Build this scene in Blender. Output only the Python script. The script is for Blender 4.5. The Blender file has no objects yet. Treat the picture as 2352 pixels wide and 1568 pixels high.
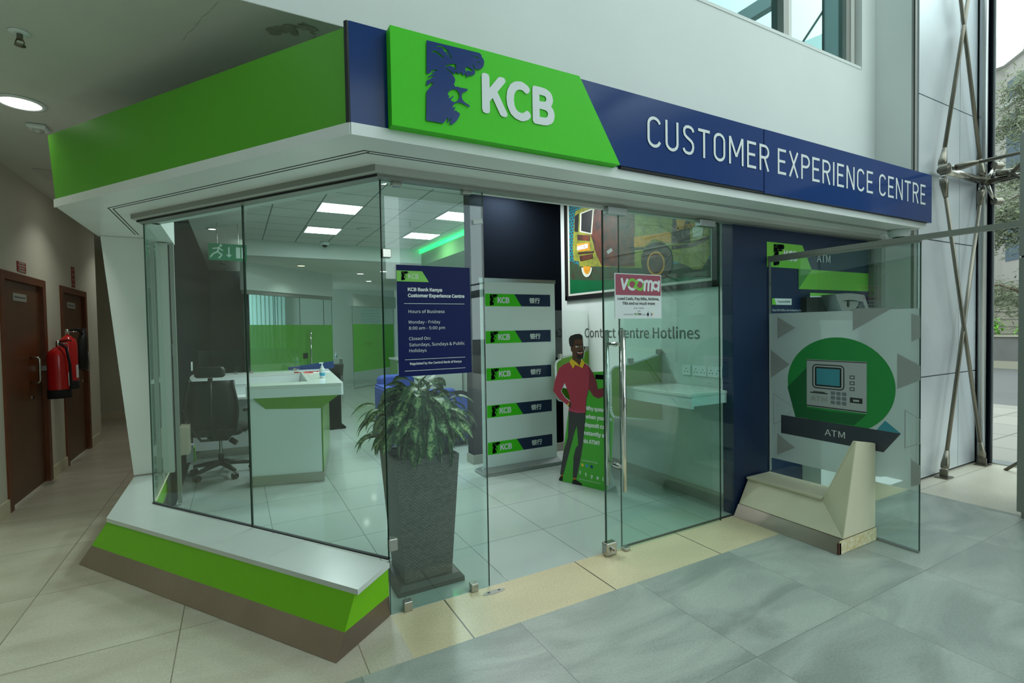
import bpy, bmesh, math, random, os
from mathutils import Vector, Matrix
random.seed(7)
S = bpy.context.scene
COL = S.collection
# ------------------------------------------------------------------ camera, world, lights, exposure
CAM = bpy.data.cameras.new('camera'); cam = bpy.data.objects.new('camera', CAM); COL.objects.link(cam)
CAM.sensor_width = 36.0; CAM.lens = 36.0*1156.77/2352; CAM.clip_end = 400; CAM.clip_start = 0.05
cy, sy = math.cos(.502613), math.sin(.502613)
fw = Vector((sy, cy, 0)); rt = Vector((cy, -sy, 0)); dn = Vector((0, 0, -1))
cp, sp = math.cos(.0270419), math.sin(.0270419)
fw2 = fw*cp+dn*sp; dn2 = dn*cp-fw*sp
cr_, sr_ = math.cos(.017304), math.sin(.017304)
rt2 = rt*cr_+dn2*sr_; dn3 = dn2*cr_-rt*sr_
m = Matrix((rt2, -dn3, -fw2)).transposed().to_4x4(); m.translation = Vector((-.675, -2.606, 1.5))
cam.matrix_world = m
S.camera = cam
W = bpy.data.worlds.new('overcast_sky'); S.world = W; W.use_nodes = True
bgn = W.node_tree.nodes['Background']
bgn.inputs[0].default_value = (.83, 1.0, 1.0, 1); bgn.inputs[1].default_value = 3.4
S.view_settings.view_transform = 'Standard'; S.view_settings.look = 'None'
S.view_settings.exposure = 0.0; S.view_settings.gamma = 1.0; S.view_settings.use_curve_mapping = False
S.cycles.transparent_max_bounces = 24; S.cycles.max_bounces = 10; S.cycles.diffuse_bounces = 5
S.cycles.sample_clamp_indirect = 8.0
def area_light(name, loc, sx, power, color, shape='SQUARE', spread=math.pi):
    l = bpy.data.lights.new(name, 'AREA'); l.shape = shape; l.size = sx; l.energy = power; l.color = color; l.spread = spread
    o = bpy.data.objects.new(name, l); COL.objects.link(o); o.location = loc
    return o

# ------------------------------------------------------------------ materials
def srgb(c):
    return tuple(((v/255)/12.92 if v/255 <= .04045 else ((v/255+.055)/1.055)**2.4) for v in c)+(1,)
MATS = {}
def mat(name, c, rough=.5, metal=0, spec=.5, noise=None, bump=None, emit=None, alpha=None):
    M = bpy.data.materials.new(name); M.use_nodes = True; MATS[name] = M
    nt = M.node_tree; b = nt.nodes['Principled BSDF']
    col = srgb(c)
    b.inputs['Base Color'].default_value = col; b.inputs['Roughness'].default_value = rough
    b.inputs['Metallic'].default_value = metal; b.inputs['Specular IOR Level'].default_value = spec
    geo = nt.nodes.new('ShaderNodeNewGeometry')
    if noise:
        sc, amt = noise[0], noise[1]
        n = nt.nodes.new('ShaderNodeTexNoise'); n.inputs['Scale'].default_value = sc; n.inputs['Detail'].default_value = 6
        nt.links.new(geo.outputs['Position'], n.inputs['Vector'])
        r = nt.nodes.new('ShaderNodeValToRGB'); r.color_ramp.elements[0].position = .3; r.color_ramp.elements[1].position = .7
        c2 = srgb(noise[2]) if len(noise) > 2 else tuple(max(0, v*(1-amt)) for v in col[:3])+(1,)
        c1 = col if len(noise) > 2 else tuple(min(1, v*(1+amt)) for v in col[:3])+(1,)
        r.color_ramp.elements[0].color = c2; r.color_ramp.elements[1].color = c1
        nt.links.new(n.outputs['Fac'], r.inputs['Fac']); nt.links.new(r.outputs['Color'], b.inputs['Base Color'])
    if bump:
        n2 = nt.nodes.new('ShaderNodeTexNoise'); n2.inputs['Scale'].default_value = bump[0]; n2.inputs['Detail'].default_value = 4
        nt.links.new(geo.outputs['Position'], n2.inputs['Vector'])
        bp = nt.nodes.new('ShaderNodeBump'); bp.inputs['Strength'].default_value = bump[1]; bp.inputs['Distance'].default_value = .01
        nt.links.new(n2.outputs['Fac'], bp.inputs['Height']); nt.links.new(bp.outputs['Normal'], b.inputs['Normal'])
    if emit:
        b.inputs['Emission Color'].default_value = srgb(emit[0]); b.inputs['Emission Strength'].default_value = emit[1]
    return M
def glass_mat(name, tint, refl=1.0, gcol=(1, 1, 1)):
    M = bpy.data.materials.new(name); M.use_nodes = True; MATS[name] = M
    nt = M.node_tree; nt.nodes.remove(nt.nodes['Principled BSDF']); out = nt.nodes['Material Output']
    tr = nt.nodes.new('ShaderNodeBsdfTransparent'); tr.inputs[0].default_value = tint+(1,)
    gl = nt.nodes.new('ShaderNodeBsdfGlossy'); gl.inputs['Roughness'].default_value = 0.0; gl.inputs['Color'].default_value = gcol+(1,)
    lw = nt.nodes.new('ShaderNodeLayerWeight'); lw.inputs['Blend'].default_value = .5
    p = nt.nodes.new('ShaderNodeMath'); p.operation = 'POWER'; p.inputs[1].default_value = 5
    a = nt.nodes.new('ShaderNodeMath'); a.operation = 'MULTIPLY_ADD'; a.inputs[1].default_value = .9*refl; a.inputs[2].default_value = .042*refl
    a.use_clamp = True
    nt.links.new(lw.outputs['Facing'], p.inputs[0]); nt.links.new(p.outputs[0], a.inputs[0])
    mx = nt.nodes.new('ShaderNodeMixShader'); nt.links.new(a.outputs[0], mx.inputs[0])
    nt.links.new(tr.outputs[0], mx.inputs[1]); nt.links.new(gl.outputs[0], mx.inputs[2]); nt.links.new(mx.outputs[0], out.inputs['Surface'])
    return M
def film_mat(name, c, trans, rough=.35):
    """translucent printed film on glass: part diffuse, part see-through"""
    M = bpy.data.materials.new(name); M.use_nodes = True; MATS[name] = M
    nt = M.node_tree; b = nt.nodes['Principled BSDF']; out = nt.nodes['Material Output']
    b.inputs['Base Color'].default_value = srgb(c); b.inputs['Roughness'].default_value = rough
    tr = nt.nodes.new('ShaderNodeBsdfTransparent'); mx = nt.nodes.new('ShaderNodeMixShader'); mx.inputs[0].default_value = trans
    tl = nt.nodes.new('ShaderNodeBsdfTranslucent'); tl.inputs[0].default_value = srgb(c)
    m2 = nt.nodes.new('ShaderNodeMixShader'); m2.inputs[0].default_value = .4
    nt.links.new(b.outputs[0], m2.inputs[1]); nt.links.new(tl.outputs[0], m2.inputs[2])
    nt.links.new(m2.outputs[0], mx.inputs[1]); nt.links.new(tr.outputs[0], mx.inputs[2]); nt.links.new(mx.outputs[0], out.inputs['Surface'])
    return M
def tile_mat(name, c, c2, joint, w, h, off, rough=.25, vein=None, spec=.5, jw=.004):
    M = bpy.data.materials.new(name); M.use_nodes = True; MATS[name] = M
    nt = M.node_tree; b = nt.nodes['Principled BSDF']; L = nt.links.new
    geo = nt.nodes.new('ShaderNodeNewGeometry')
    va = nt.nodes.new('ShaderNodeVectorMath'); va.operation = 'SUBTRACT'; va.inputs[1].default_value = (off[0], off[1], 0)
    L(geo.outputs['Position'], va.inputs[0])
    br = nt.nodes.new('ShaderNodeTexBrick'); br.offset = 0; br.squash = 1
    br.inputs['Scale'].default_value = 1; br.inputs['Brick Width'].default_value = w; br.inputs['Row Height'].default_value = h
    br.inputs['Mortar Size'].default_value = jw; br.inputs['Mortar Smooth'].default_value = .1
    br.inputs['Color1'].default_value = srgb(c); br.inputs['Color2'].default_value = srgb(c2); br.inputs['Mortar'].default_value = srgb(joint)
    L(va.outputs[0], br.inputs['Vector'])
    col = br.outputs['Color']
    if vein:
        vc, sc, dist, amt = vein
        # veins shift from tile to tile
        sn = nt.nodes.new('ShaderNodeVectorMath'); sn.operation = 'SNAP'; sn.inputs[1].default_value = (w, h, 100)
        L(va.outputs[0], sn.inputs[0])
        wn = nt.nodes.new('ShaderNodeTexWhiteNoise'); L(sn.outputs[0], wn.inputs['Vector'])
        ml = nt.nodes.new('ShaderNodeVectorMath'); ml.operation = 'MULTIPLY_ADD'; ml.inputs[1].default_value = (3, 3, 3)
        L(wn.outputs['Color'], ml.inputs[0]); L(va.outputs[0], ml.inputs[2])
        wv = nt.nodes.new('ShaderNodeTexNoise'); wv.inputs['Scale'].default_value = sc; wv.inputs['Detail'].default_value = 8; wv.inputs['Distortion'].default_value = dist
        mp = nt.nodes.new('ShaderNodeMapping'); mp.inputs['Rotation'].default_value = (0, 0, .9); mp.inputs['Scale'].default_value = (1, 2.6, 1)
        L(ml.outputs[0], mp.inputs['Vector']); L(mp.outputs[0], wv.inputs['Vector'])
        rp = nt.nodes.new('ShaderNodeValToRGB'); e = rp.color_ramp.elements; e[0].position = .36; e[0].color = (1, 1, 1, 1); e[1].position = .60; e[1].color = (0, 0, 0, 1)
        L(wv.outputs['Fac'], rp.inputs['Fac'])
        mu = nt.nodes.new('ShaderNodeMath'); mu.operation = 'MULTIPLY'; mu.inputs[1].default_value = amt; L(rp.outputs['Color'], mu.inputs[0])
        mx = nt.nodes.new('ShaderNodeMix'); mx.data_type = 'RGBA'; mx.inputs[7].default_value = srgb(vc)
        L(mu.outputs[0], mx.inputs[0]); L(col, mx.inputs[6]); col = mx.outputs[2]
        # fine speckle
        sp2 = nt.nodes.new('ShaderNodeTexNoise'); sp2.inputs['Scale'].default_value = 90; sp2.inputs['Detail'].default_value = 3; L(geo.outputs['Position'], sp2.inputs['Vector'])
        mr = nt.nodes.new('ShaderNodeMapRange'); mr.inputs[1].default_value = .3; mr.inputs[2].default_value = .7; mr.inputs[3].default_value = .9; mr.inputs[4].default_value = 1.1; L(sp2.outputs['Fac'], mr.inputs[0])
        m3 = nt.nodes.new('ShaderNodeVectorMath'); m3.operation = 'SCALE'; L(col, m3.inputs[0]); L(mr.outputs[0], m3.inputs['Scale']); col = m3.outputs[0]
    L(col, b.inputs['Base Color']); b.inputs['Roughness'].default_value = rough; b.inputs['Specular IOR Level'].default_value = spec
    bp = nt.nodes.new('ShaderNodeBump'); bp.inputs['Strength'].default_value = .3; bp.inputs['Distance'].default_value = .002; bp.invert = True
    L(br.outputs['Fac'], bp.inputs['Height']); L(bp.outputs['Normal'], b.inputs['Normal'])
    return M

# colours
mat('wall_white', (220, 225, 222), .6, noise=(1.3, .03))
mat('wall_inner', (206, 216, 212), .6)
mat('wall_corridor', (206, 202, 186), .7, noise=(1.2, .04))
mat('ceiling_paint', (212, 214, 206), .7, noise=(.9, .05))
mat('ceiling_stain', (168, 166, 156), .8, noise=(26, .25))
mat('canopy_white', (238, 242, 240), .3, noise=(2.5, .03))
mat('plinth_white', (196, 202, 198), .25, noise=(3, .03))
mat('notice_blue', (10, 26, 84), .4, spec=.15)
mat('frame_grey', (150, 152, 146), .4, .35)
mat('frame_light', (196, 198, 192), .4, .2)
mat('alu', (176, 180, 182), .3, .85)
mat('cladding', (214, 222, 228), .32, .6, noise=(2.2, .06), bump=(3, .04))
mat('joint_dark', (38, 40, 42), .7)
mat('steel', (178, 176, 168), .18, 1.0)
mat('steel_brushed', (142, 126, 116), .30, .9, noise=(4, .08))
mat('steel_rod', (128, 124, 112), .32, .9)
mat('chrome', (210, 210, 206), .08, 1.0)
mat('kcb_green', (70, 206, 22), .45, spec=.25)
mat('band_green', (92, 174, 42), .38, spec=.35)
mat('bench_green', (110, 182, 4), .38, spec=.3)
mat('navy_gloss', (28, 60, 118), .12, spec=.2)
mat('navy_matt', (28, 46, 78), .4, spec=.3)
mat('navy_dark', (14, 18, 24), 1.0, spec=0)
mat('slate', (66, 74, 82), .5)
mat('logo_blue', (24, 58, 120), .2, spec=.3)
mat('letter_white', (226, 232, 232), .4)
mat('letter_grey', (84, 92, 86), .5)
mat('letter_dark', (38, 40, 40), .5)
mat('black_plastic', (22, 23, 24), .45)
mat('mesh_black', (26, 27, 27), .8, noise=(120, .25))
mat('rubber', (16, 16, 17), .8)
mat('worktop_white', (226, 230, 226), .12, spec=.6)
mat('lam_white', (230, 238, 238), .3)
mat('lam_green', (96, 150, 24), .2)
mat('film_green', (84, 176, 8), .3)
mat('cream_paint', (214, 206, 178), .45, noise=(3, .05))
mat('putty', (196, 176, 110), .8, noise=(40, .3, (226, 220, 196)))
mat('wood_door', (92, 56, 28), .35, noise=(7, .12))
mat('wood_frame', (104, 54, 26), .4, noise=(9, .15))
mat('red_gloss', (196, 26, 24), .2)
mat('red_sign', (150, 34, 34), .5)
mat('plate_grey', (158, 158, 148), .5)
mat('sofa_blue', (38, 66, 150), .7, noise=(60, .12))
mat('wicker', (110, 102, 96), .6)
mat('pot_base', (66, 66, 64), .5)
mat('soil', (58, 48, 36), .9, noise=(30, .4))
mat('stem_green', (92, 128, 52), .6)
mat('poster_red', (160, 70, 92), .4)
mat('paper_white', (224, 230, 230), .5)
mat('fig_green', (70, 170, 46), .4); mat('skin_brown', (86, 52, 32), .6); mat('fig_hair', (22, 20, 18), .6)
mat('sweater_red', (168, 48, 72), .6); mat('sleeve_red', (122, 34, 54), .6); mat('hem_red', (182, 60, 96), .6)
mat('fig_yellow', (226, 186, 34), .6); mat('fig_grey', (56, 58, 60), .6); mat('sock_orange', (206, 92, 30), .6); mat('fig_white', (236, 236, 232), .5); mat('lip_red', (190, 60, 50), .5)
mat('pic_blue', (30, 118, 132), .4); mat('pic_dot', (62, 60, 62), .5); mat('van_yellow', (146, 150, 54), .5, noise=(14, .5, (104, 108, 44))); mat('van_dark', (34, 34, 30), .5, noise=(26, .4, (70, 40, 24)))
mat('van_rust', (110, 50, 26), .5, noise=(9, .5, (34, 34, 32))); mat('van_orange', (206, 142, 36), .5, noise=(20, .15)); mat('pic_green', (16, 96, 56), .4, noise=(5, .12)); mat('van_window', (40, 42, 44), .4); mat('pic_mat', (200, 204, 190), .5); mat('van_road', (60, 50, 36), .6, noise=(14, .5, (34, 78, 50)))
mat('dec_grey', (166, 170, 168), .4); mat('dec_green', (38, 150, 70), .4); mat('dec_dark_green', (22, 104, 54), .4); mat('dec_teal', (66, 150, 168), .4); mat('dec_bar', (62, 66, 78), .4); mat('dec_machine', (186, 190, 192), .4); mat('dec_machine_grey', (120, 128, 134), .4)
mat('lime_strip', (120, 200, 62), .3); mat('lime_dark', (92, 150, 84), .85, spec=.1)
mat('ticker_blue', (60, 150, 200), .4); mat('app_yellow', (230, 200, 60), .4)
mat('glass_edge', (34, 62, 52), .15)
mat('led_panel', (255, 255, 255), .5, emit=((255, 255, 255), 4.5))
mat('lamp_glow', (255, 255, 255), .5, emit=((255, 252, 244), 6))
mat('lamp_warm', (255, 240, 210), .5, emit=((255, 226, 170), 3))
mat('led_green', (20, 220, 120), .5, emit=((0, 235, 110), 2.2))
mat('exit_green', (20, 120, 84), .4, emit=((20, 130, 90), .1))
mat('exit_white', (190, 216, 206), .4, emit=((170, 200, 190), .08))
mat('bottle_clear', (206, 216, 216), .15)
mat('label_blue', (40, 150, 190), .4)
mat('blind', (186, 222, 222), .6)
mat('pavement_shaded', (84, 84, 82), .9, noise=(.6, .08)); mat('concrete', (92, 91, 88), .85, noise=(2, .10)); mat('render_wall', (136, 131, 116), .8, noise=(.5, .05)); mat('building', (132, 128, 122), .85, noise=(.2, .04)); mat('bldg_glass', (70, 82, 92), .6, spec=.2)
mat('bark', (84, 66, 54), .9, noise=(9, .3)); mat('leaf_tree', (88, 96, 70), .8, noise=(1.4, .3)); mat('leaf_lime', (110, 168, 52), .7, noise=(3, .25))
mat('lobby_dark', (92, 96, 98), .6)
glass_mat('glass', (.86, .95, .925)); glass_mat('glass_clear', (.95, .98, .965)); glass_mat('glass_blue', (.45, .62, .64), 5.5, (.62, .93, .95))
film_mat('frost', (206, 214, 212), .13); film_mat('film_clear_green', (84, 178, 8), .10)
tile_mat('tile_grey', (163, 170, 161), (153, 160, 152), (118, 122, 116), .79, .775, (-.235, -1.1725), .34, vein=((112, 121, 115), 1.1, 1.7, .6), jw=.0018)
tile_mat('tile_strip', (206, 194, 158), (200, 188, 152), (70, 66, 58), .885, 8, (.30, -4), .3, vein=((178, 166, 134), 2.0, .5, .25), jw=.004)
tile_mat('tile_cream', (196, 190, 172), (188, 182, 164), (120, 112, 98), .76, .825, (-.20, .42), .3, vein=((160, 150, 128), 1.6, .8, .45), jw=.0026)
tile_mat('tile_shop', (174, 186, 180), (170, 182, 176), (120, 130, 124), .5855, .5855, (.705, .547), .07, jw=.0028, spec=.5)
tile_mat('tile_ceiling', (202, 206, 198), (198, 203, 195), (110, 116, 112), .4925, .4925, (.25, 3.62), .8, jw=.008)
tile_mat('tile_paving', (136, 132, 122), (126, 122, 114), (90, 88, 82), .9, .6, (0, 0), .8, jw=.012)
tile_mat('tile_entry', (206, 200, 184), (200, 194, 178), (150, 144, 130), 1.6, .78, (4.55, -.46), .3, vein=((178, 168, 148), 1.4, .6, .35), jw=.004)
# woven planter and variegated leaves
def wicker_mat():
    M = MATS['wicker']; nt = M.node_tree; b = nt.nodes['Principled BSDF']; L = nt.links.new
    geo = nt.nodes.new('ShaderNodeNewGeometry'); sx = nt.nodes.new('ShaderNodeSeparateXYZ'); L(geo.outputs['Position'], sx.inputs[0])
    ad = nt.nodes.new('ShaderNodeMath'); ad.operation = 'ADD'; L(sx.outputs[0], ad.inputs[0]); L(sx.outputs[1], ad.inputs[1])
    cb = nt.nodes.new('ShaderNodeCombineXYZ'); L(ad.outputs[0], cb.inputs[0]); L(sx.outputs[2], cb.inputs[1])
    br = nt.nodes.new('ShaderNodeTexBrick'); br.offset = .5; br.inputs['Scale'].default_value = 1; br.inputs['Brick Width'].default_value = .022; br.inputs['Row Height'].default_value = .0095
    br.inputs['Mortar Size'].default_value = .0016; br.inputs['Mortar Smooth'].default_value = .6
    br.inputs['Color1'].default_value = srgb((128, 118, 112)); br.inputs['Color2'].default_value = srgb((108, 99, 95)); br.inputs['Mortar'].default_value = srgb((44, 40, 38))
    L(cb.outputs[0], br.inputs['Vector']); L(br.outputs['Color'], b.inputs['Base Color'])
    bp = nt.nodes.new('ShaderNodeBump'); bp.invert = True; bp.inputs['Strength'].default_value = .8; bp.inputs['Distance'].default_value = .004
    L(br.outputs['Fac'], bp.inputs['Height']); L(bp.outputs['Normal'], b.inputs['Normal'])
wicker_mat()
def leaf_mat():
    M = mat('leaf_variegated', (52, 92, 46), .45); nt = M.node_tree; b = nt.nodes['Principled BSDF']; L = nt.links.new
    uv = nt.nodes.new('ShaderNodeUVMap'); sx = nt.nodes.new('ShaderNodeSeparateXYZ'); L(uv.outputs[0], sx.inputs[0])
    # pale blotches along the midrib
    u = nt.nodes.new('ShaderNodeMath'); u.operation = 'SUBTRACT'; u.inputs[1].default_value = .5; L(sx.outputs[0], u.inputs[0])
    a = nt.nodes.new('ShaderNodeMath'); a.operation = 'ABSOLUTE'; L(u.outputs[0], a.inputs[0])
    n = nt.nodes.new('ShaderNodeTexNoise'); n.inputs['Scale'].default_value = 55; n.inputs['Detail'].default_value = 4
    geo = nt.nodes.new('ShaderNodeNewGeometry'); L(geo.outputs['Position'], n.inputs['Vector'])
    s = nt.nodes.new('ShaderNodeMath'); s.operation = 'MULTIPLY_ADD'; s.inputs[1].default_value = -.75; L(a.outputs[0], s.inputs[0]); L(n.outputs['Fac'], s.inputs[2])
    r = nt.nodes.new('ShaderNodeValToRGB'); e = r.color_ramp.elements; e[0].position = .36; e[0].color = srgb((56, 98, 50)); e[1].position = .42; e[1].color = srgb((176, 196, 134))
    L(s.outputs[0], r.inputs['Fac']); L(r.outputs['Color'], b.inputs['Base Color'])
leaf_mat()
LION=[[(0.0,1.0),(0.718,1.02),(0.7446,1.0129),(0.7595,0.9965),(0.7618,0.9771),(0.7794,0.9637),(0.7942,0.9367),(0.7961,0.9011),(0.7863,0.8627),(0.7677,0.8328),(0.7404,0.8122),(0.7044,0.7984),(0.6777,0.7955),(0.6646,0.8028),(0.6517,0.8197),(0.6304,0.8528),(0.6216,0.8508),(0.6359,0.82),(0.6486,0.7951),(0.6596,0.7738),(0.6617,0.7465),(0.6541,0.7249),(0.6362,0.7106),(0.5611,0.6828),(0.5475,0.6616),(0.5372,0.6672),(0.535,0.6849),(0.5267,0.7019),(0.511,0.6984),(0.4941,0.6758),(0.4804,0.6806),(0.4722,0.6999),(0.4534,0.7059),(0.4403,0.6951),(0.4339,0.6757),(0.4144,0.683),(0.3866,0.6963),(0.3745,0.6858),(0.3756,0.6587),(0.3587,0.6628),(0.3422,0.6785),(0.3171,0.6883),(0.2921,0.6943),(0.2755,0.7021),(0.2609,0.7196),(0.2548,0.709),(0.271,0.6895),(0.2918,0.6803),(0.3251,0.6708),(0.3415,0.6472),(0.3663,0.6216),(0.3767,0.5927),(0.3691,0.556),(0.3559,0.5337),(0.364,0.5159),(0.3764,0.503),(0.4064,0.5117),(0.4491,0.5066),(0.4923,0.5102),(0.5269,0.5112),(0.5444,0.5149),(0.5465,0.4916),(0.5305,0.4764),(0.4911,0.4564),(0.4691,0.4362),(0.4624,0.4034),(0.4676,0.369),(0.4886,0.3417),(0.5272,0.3218),(0.5618,0.3111),(0.573,0.303),(0.57,0.2826),(0.5568,0.28),(0.5309,0.2909),(0.4879,0.3061),(0.4449,0.3134),(0.402,0.3089),(0.3675,0.2904),(0.3415,0.2619),(0.3308,0.2364),(0.3323,0.2289),(0.3665,0.2433),(0.3706,0.2363),(0.3574,0.2142),(0.3526,0.1899),(0.3656,0.2001),(0.3784,0.2026),(0.3994,0.187),(0.4249,0.18),(0.433,0.1619),(0.4194,0.128),(0.3972,0.0886),(0.3622,0.047),(0.319,0.0097),(0.2811,0.0092),(0.2984,0.0278),(0.2945,0.0427),(0.3122,0.081),(0.3081,0.088),(0.2952,0.0779),(0.2776,0.0397),(0.2562,0.0203),(0.2521,0.0235),(0.2698,0.0655),(0.2662,0.092),(0.2534,0.0819),(0.2274,0.0384),(0.1976,0.006),(-0.0285,0.0),(-0.0163,0.3553),(-0.0021,0.381),(0.0393,0.4316),(0.077,0.4853),(0.0731,0.4921),(0.0446,0.486),(0.0074,0.4476),(-0.0147,0.4277),(-0.0131,0.4962),(0.0416,0.5309),(0.083,0.5705),(0.0832,0.5782),(0.0463,0.5624),(0.0136,0.54),(0.0016,0.5449),(0.0344,0.5712),(0.1002,0.6125),(0.0963,0.6177),(0.0471,0.5968),(0.0762,0.6285),(0.1338,0.6545),(0.1259,0.6642),(0.0849,0.6548),(0.056,0.633),(0.031,0.597),(-0.0095,0.5841)],[(0.0614,0.8699),(0.0821,0.8902),(0.1189,0.8977),(0.1554,0.8852),(0.1961,0.8645),(0.2367,0.8319),(0.1996,0.8385),(0.1548,0.8583),(0.1225,0.8772),(0.098,0.8751),(0.0694,0.8658)],[(0.1133,0.9413),(0.1409,0.968),(0.1738,0.9755),(0.215,0.9727),(0.2644,0.9542),(0.2932,0.9343),(0.3174,0.8938),(0.3376,0.8521),(0.329,0.8462),(0.3085,0.8684),(0.2969,0.912),(0.2765,0.934),(0.2678,0.9204),(0.2878,0.8789),(0.2752,0.8758),(0.2593,0.9144),(0.2345,0.9199),(0.2145,0.9496),(0.1817,0.9606),(0.1406,0.9542)],[(0.6456,0.9452),(0.6769,0.9631),(0.7079,0.9626),(0.7298,0.9455),(0.6943,0.9489)],[(0.6842,0.8909),(0.7156,0.9038),(0.7395,0.8959),(0.7152,0.8862)],[(0.2403,0.7326),(0.2684,0.7608),(0.3276,0.7838),(0.3701,0.7961),(0.3912,0.787),(0.3947,0.7566),(0.3837,0.719),(0.3744,0.7208),(0.3734,0.7517),(0.3608,0.7566),(0.3479,0.7458),(0.3187,0.7585),(0.2849,0.7507),(0.2469,0.7288)],[(0.5197,0.7814),(0.5417,0.7944),(0.5765,0.7945),(0.6112,0.7787),(0.6399,0.7614),(0.6019,0.7528),(0.5625,0.7494),(0.5541,0.7657),(0.5471,0.7601),(0.5466,0.7403),(0.536,0.7324),(0.5233,0.7468)],[(0.2705,0.3992),(0.2861,0.4257),(0.3204,0.4546),(0.3587,0.4696),(0.3927,0.4674),(0.422,0.4422),(0.4341,0.4054),(0.4291,0.3731),(0.4069,0.3373),(0.3765,0.3117),(0.3551,0.3035),(0.3468,0.3097),(0.3297,0.3024),(0.3257,0.3133),(0.3048,0.3208),(0.3222,0.3437),(0.3526,0.381),(0.3399,0.3824),(0.3183,0.3585),(0.2927,0.3417),(0.2757,0.3344),(0.2887,0.3525),(0.285,0.3751),(0.27,0.3797)]]
MAN={'panel':[(-0.007,0.0062),(0.0131,0.0471),(0.1196,0.7172),(0.1393,0.781),(0.3367,1.0788),(0.5636,1.0986),(0.5895,0.9933),(0.6022,0.7231),(0.6002,0.5773),(0.5806,0.331),(0.5561,0.1506),(0.5263,-0.003),(0.2605,0.0049)],'skin_head':[(0.1546,1.3172),(0.1616,1.3685),(0.1989,1.4093),(0.2887,1.3991),(0.2936,1.3338),(0.2954,1.2986),(0.3045,1.2766),(0.298,1.2383),(0.294,1.208),(0.2677,1.2002),(0.2708,1.172),(0.2547,1.134),(0.2008,1.1545),(0.1734,1.1946),(0.1744,1.256),(0.1576,1.2762)],'hair':[(0.1373,1.3889),(0.1562,1.4145),(0.2114,1.4317),(0.2596,1.4345),(0.2855,1.4192),(0.2873,1.381),(0.2348,1.3839),(0.1984,1.3788),(0.1918,1.3482),(0.1826,1.3073),(0.1705,1.3173),(0.1484,1.3151),(0.1391,1.3478)],'beard':[(0.2229,1.2468),(0.2353,1.2694),(0.2666,1.276),(0.2925,1.2633),(0.294,1.208),(0.2677,1.1992),(0.2378,1.2004),(0.2272,1.2164)],'mouth':[(0.2328,1.2632),(0.2639,1.2587),(0.2926,1.2673),(0.2863,1.2491),(0.2672,1.2406),(0.2445,1.2452)],'eye':[(0.2119,1.3158),(0.2313,1.3221),(0.2505,1.3162),(0.2335,1.3048),(0.2166,1.3046)],'eye2':[(0.2732,1.3164),(0.2851,1.3216),(0.2897,1.3106),(0.2766,1.3084)],'brow':[(0.2085,1.3269),(0.2171,1.3361),(0.2341,1.3403),(0.258,1.3355),(0.2579,1.3304),(0.2315,1.3332)],'brow2':[(0.2723,1.3356),(0.2843,1.3417),(0.2937,1.3378),(0.2948,1.3318),(0.2841,1.3347),(0.2734,1.3306)],'sweater':[(0.1459,1.1681),(0.2006,1.1443),(0.3086,1.1631),(0.3516,1.1345),(0.3596,1.0499),(0.3521,0.9393),(0.3212,0.8366),(0.3096,0.6994),(0.2174,0.6904),(0.1232,0.7071),(0.1395,0.7914),(0.1354,0.8428),(0.0802,0.9687),(0.0344,0.8823),(0.0777,0.828),(0.1395,0.7914),(0.1202,0.7535),(0.0954,0.7617),(-0.0051,0.8216),(-0.0558,0.8813),(-0.0345,0.9779),(0.0193,1.1066),(0.0833,1.1454)],'sleeve':[(0.3086,1.1631),(0.3516,1.1375),(0.3947,1.0764),(0.428,1.0037),(0.444,0.9274),(0.5617,0.9625),(0.5775,0.915),(0.5162,0.8715),(0.4484,0.8446),(0.3972,0.8625),(0.3461,0.9289),(0.3596,1.0499)],'hem':[(0.1259,0.7229),(0.2177,0.7109),(0.3135,0.72),(0.3096,0.6994),(0.2174,0.6904),(0.1231,0.7019)],'cuff':[(0.1117,0.7631),(0.127,0.7852),(0.133,0.7753),(0.1213,0.7453),(0.1039,0.749)],'cuff2':[(0.5617,0.9625),(0.5782,0.9655),(0.5852,0.9155),(0.5741,0.9089)],'hand':[(0.1295,0.7854),(0.1457,0.7919),(0.1576,0.7671),(0.1509,0.7355),(0.1285,0.7304),(0.1213,0.7453)],'collar':[(0.1422,1.168),(0.1649,1.1994),(0.2012,1.18),(0.2311,1.1606),(0.2547,1.134),(0.2708,1.172),(0.2855,1.1977),(0.3122,1.1632),(0.2878,1.115),(0.2487,1.1307),(0.2066,1.1424),(0.1841,1.1058)],'trousers':[(0.1231,0.7019),(0.2174,0.6904),(0.3096,0.6994),(0.2997,0.5921),(0.2765,0.4062),(0.2401,0.2269),(0.1987,0.0704),(0.1581,0.0682),(0.1701,0.2674),(0.196,0.3539),(0.2246,0.3888),(0.2179,0.5008),(0.2094,0.5768),(0.1774,0.4855),(0.1055,0.2573),(0.0454,0.0709),(0.0109,0.0711),(0.0559,0.3022),(0.1087,0.4456),(0.1175,0.5924)],'sock':[(0.0237,0.0691),(0.0454,0.0709),(0.0413,0.0554),(0.0222,0.054)],'sock2':[(0.1668,0.0677),(0.1913,0.0691),(0.1886,0.051),(0.1665,0.049)],'shoe':[(-0.0041,0.0227),(0.0158,0.055),(0.0413,0.0554),(0.0393,0.0149),(0.0149,0.0082),(-0.0043,0.011)],'shoe2':[(0.1486,0.0144),(0.1615,0.0481),(0.191,0.0514),(0.231,0.0383),(0.2633,0.0238),(0.2582,0.0085),(0.1999,-0.0017),(0.1484,0.004)],'gap':[(0.0801,0.9655),(0.0407,0.8817),(0.0904,0.8341),(0.1346,0.7962),(0.1281,0.8525),(0.1043,0.913)]}
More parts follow.
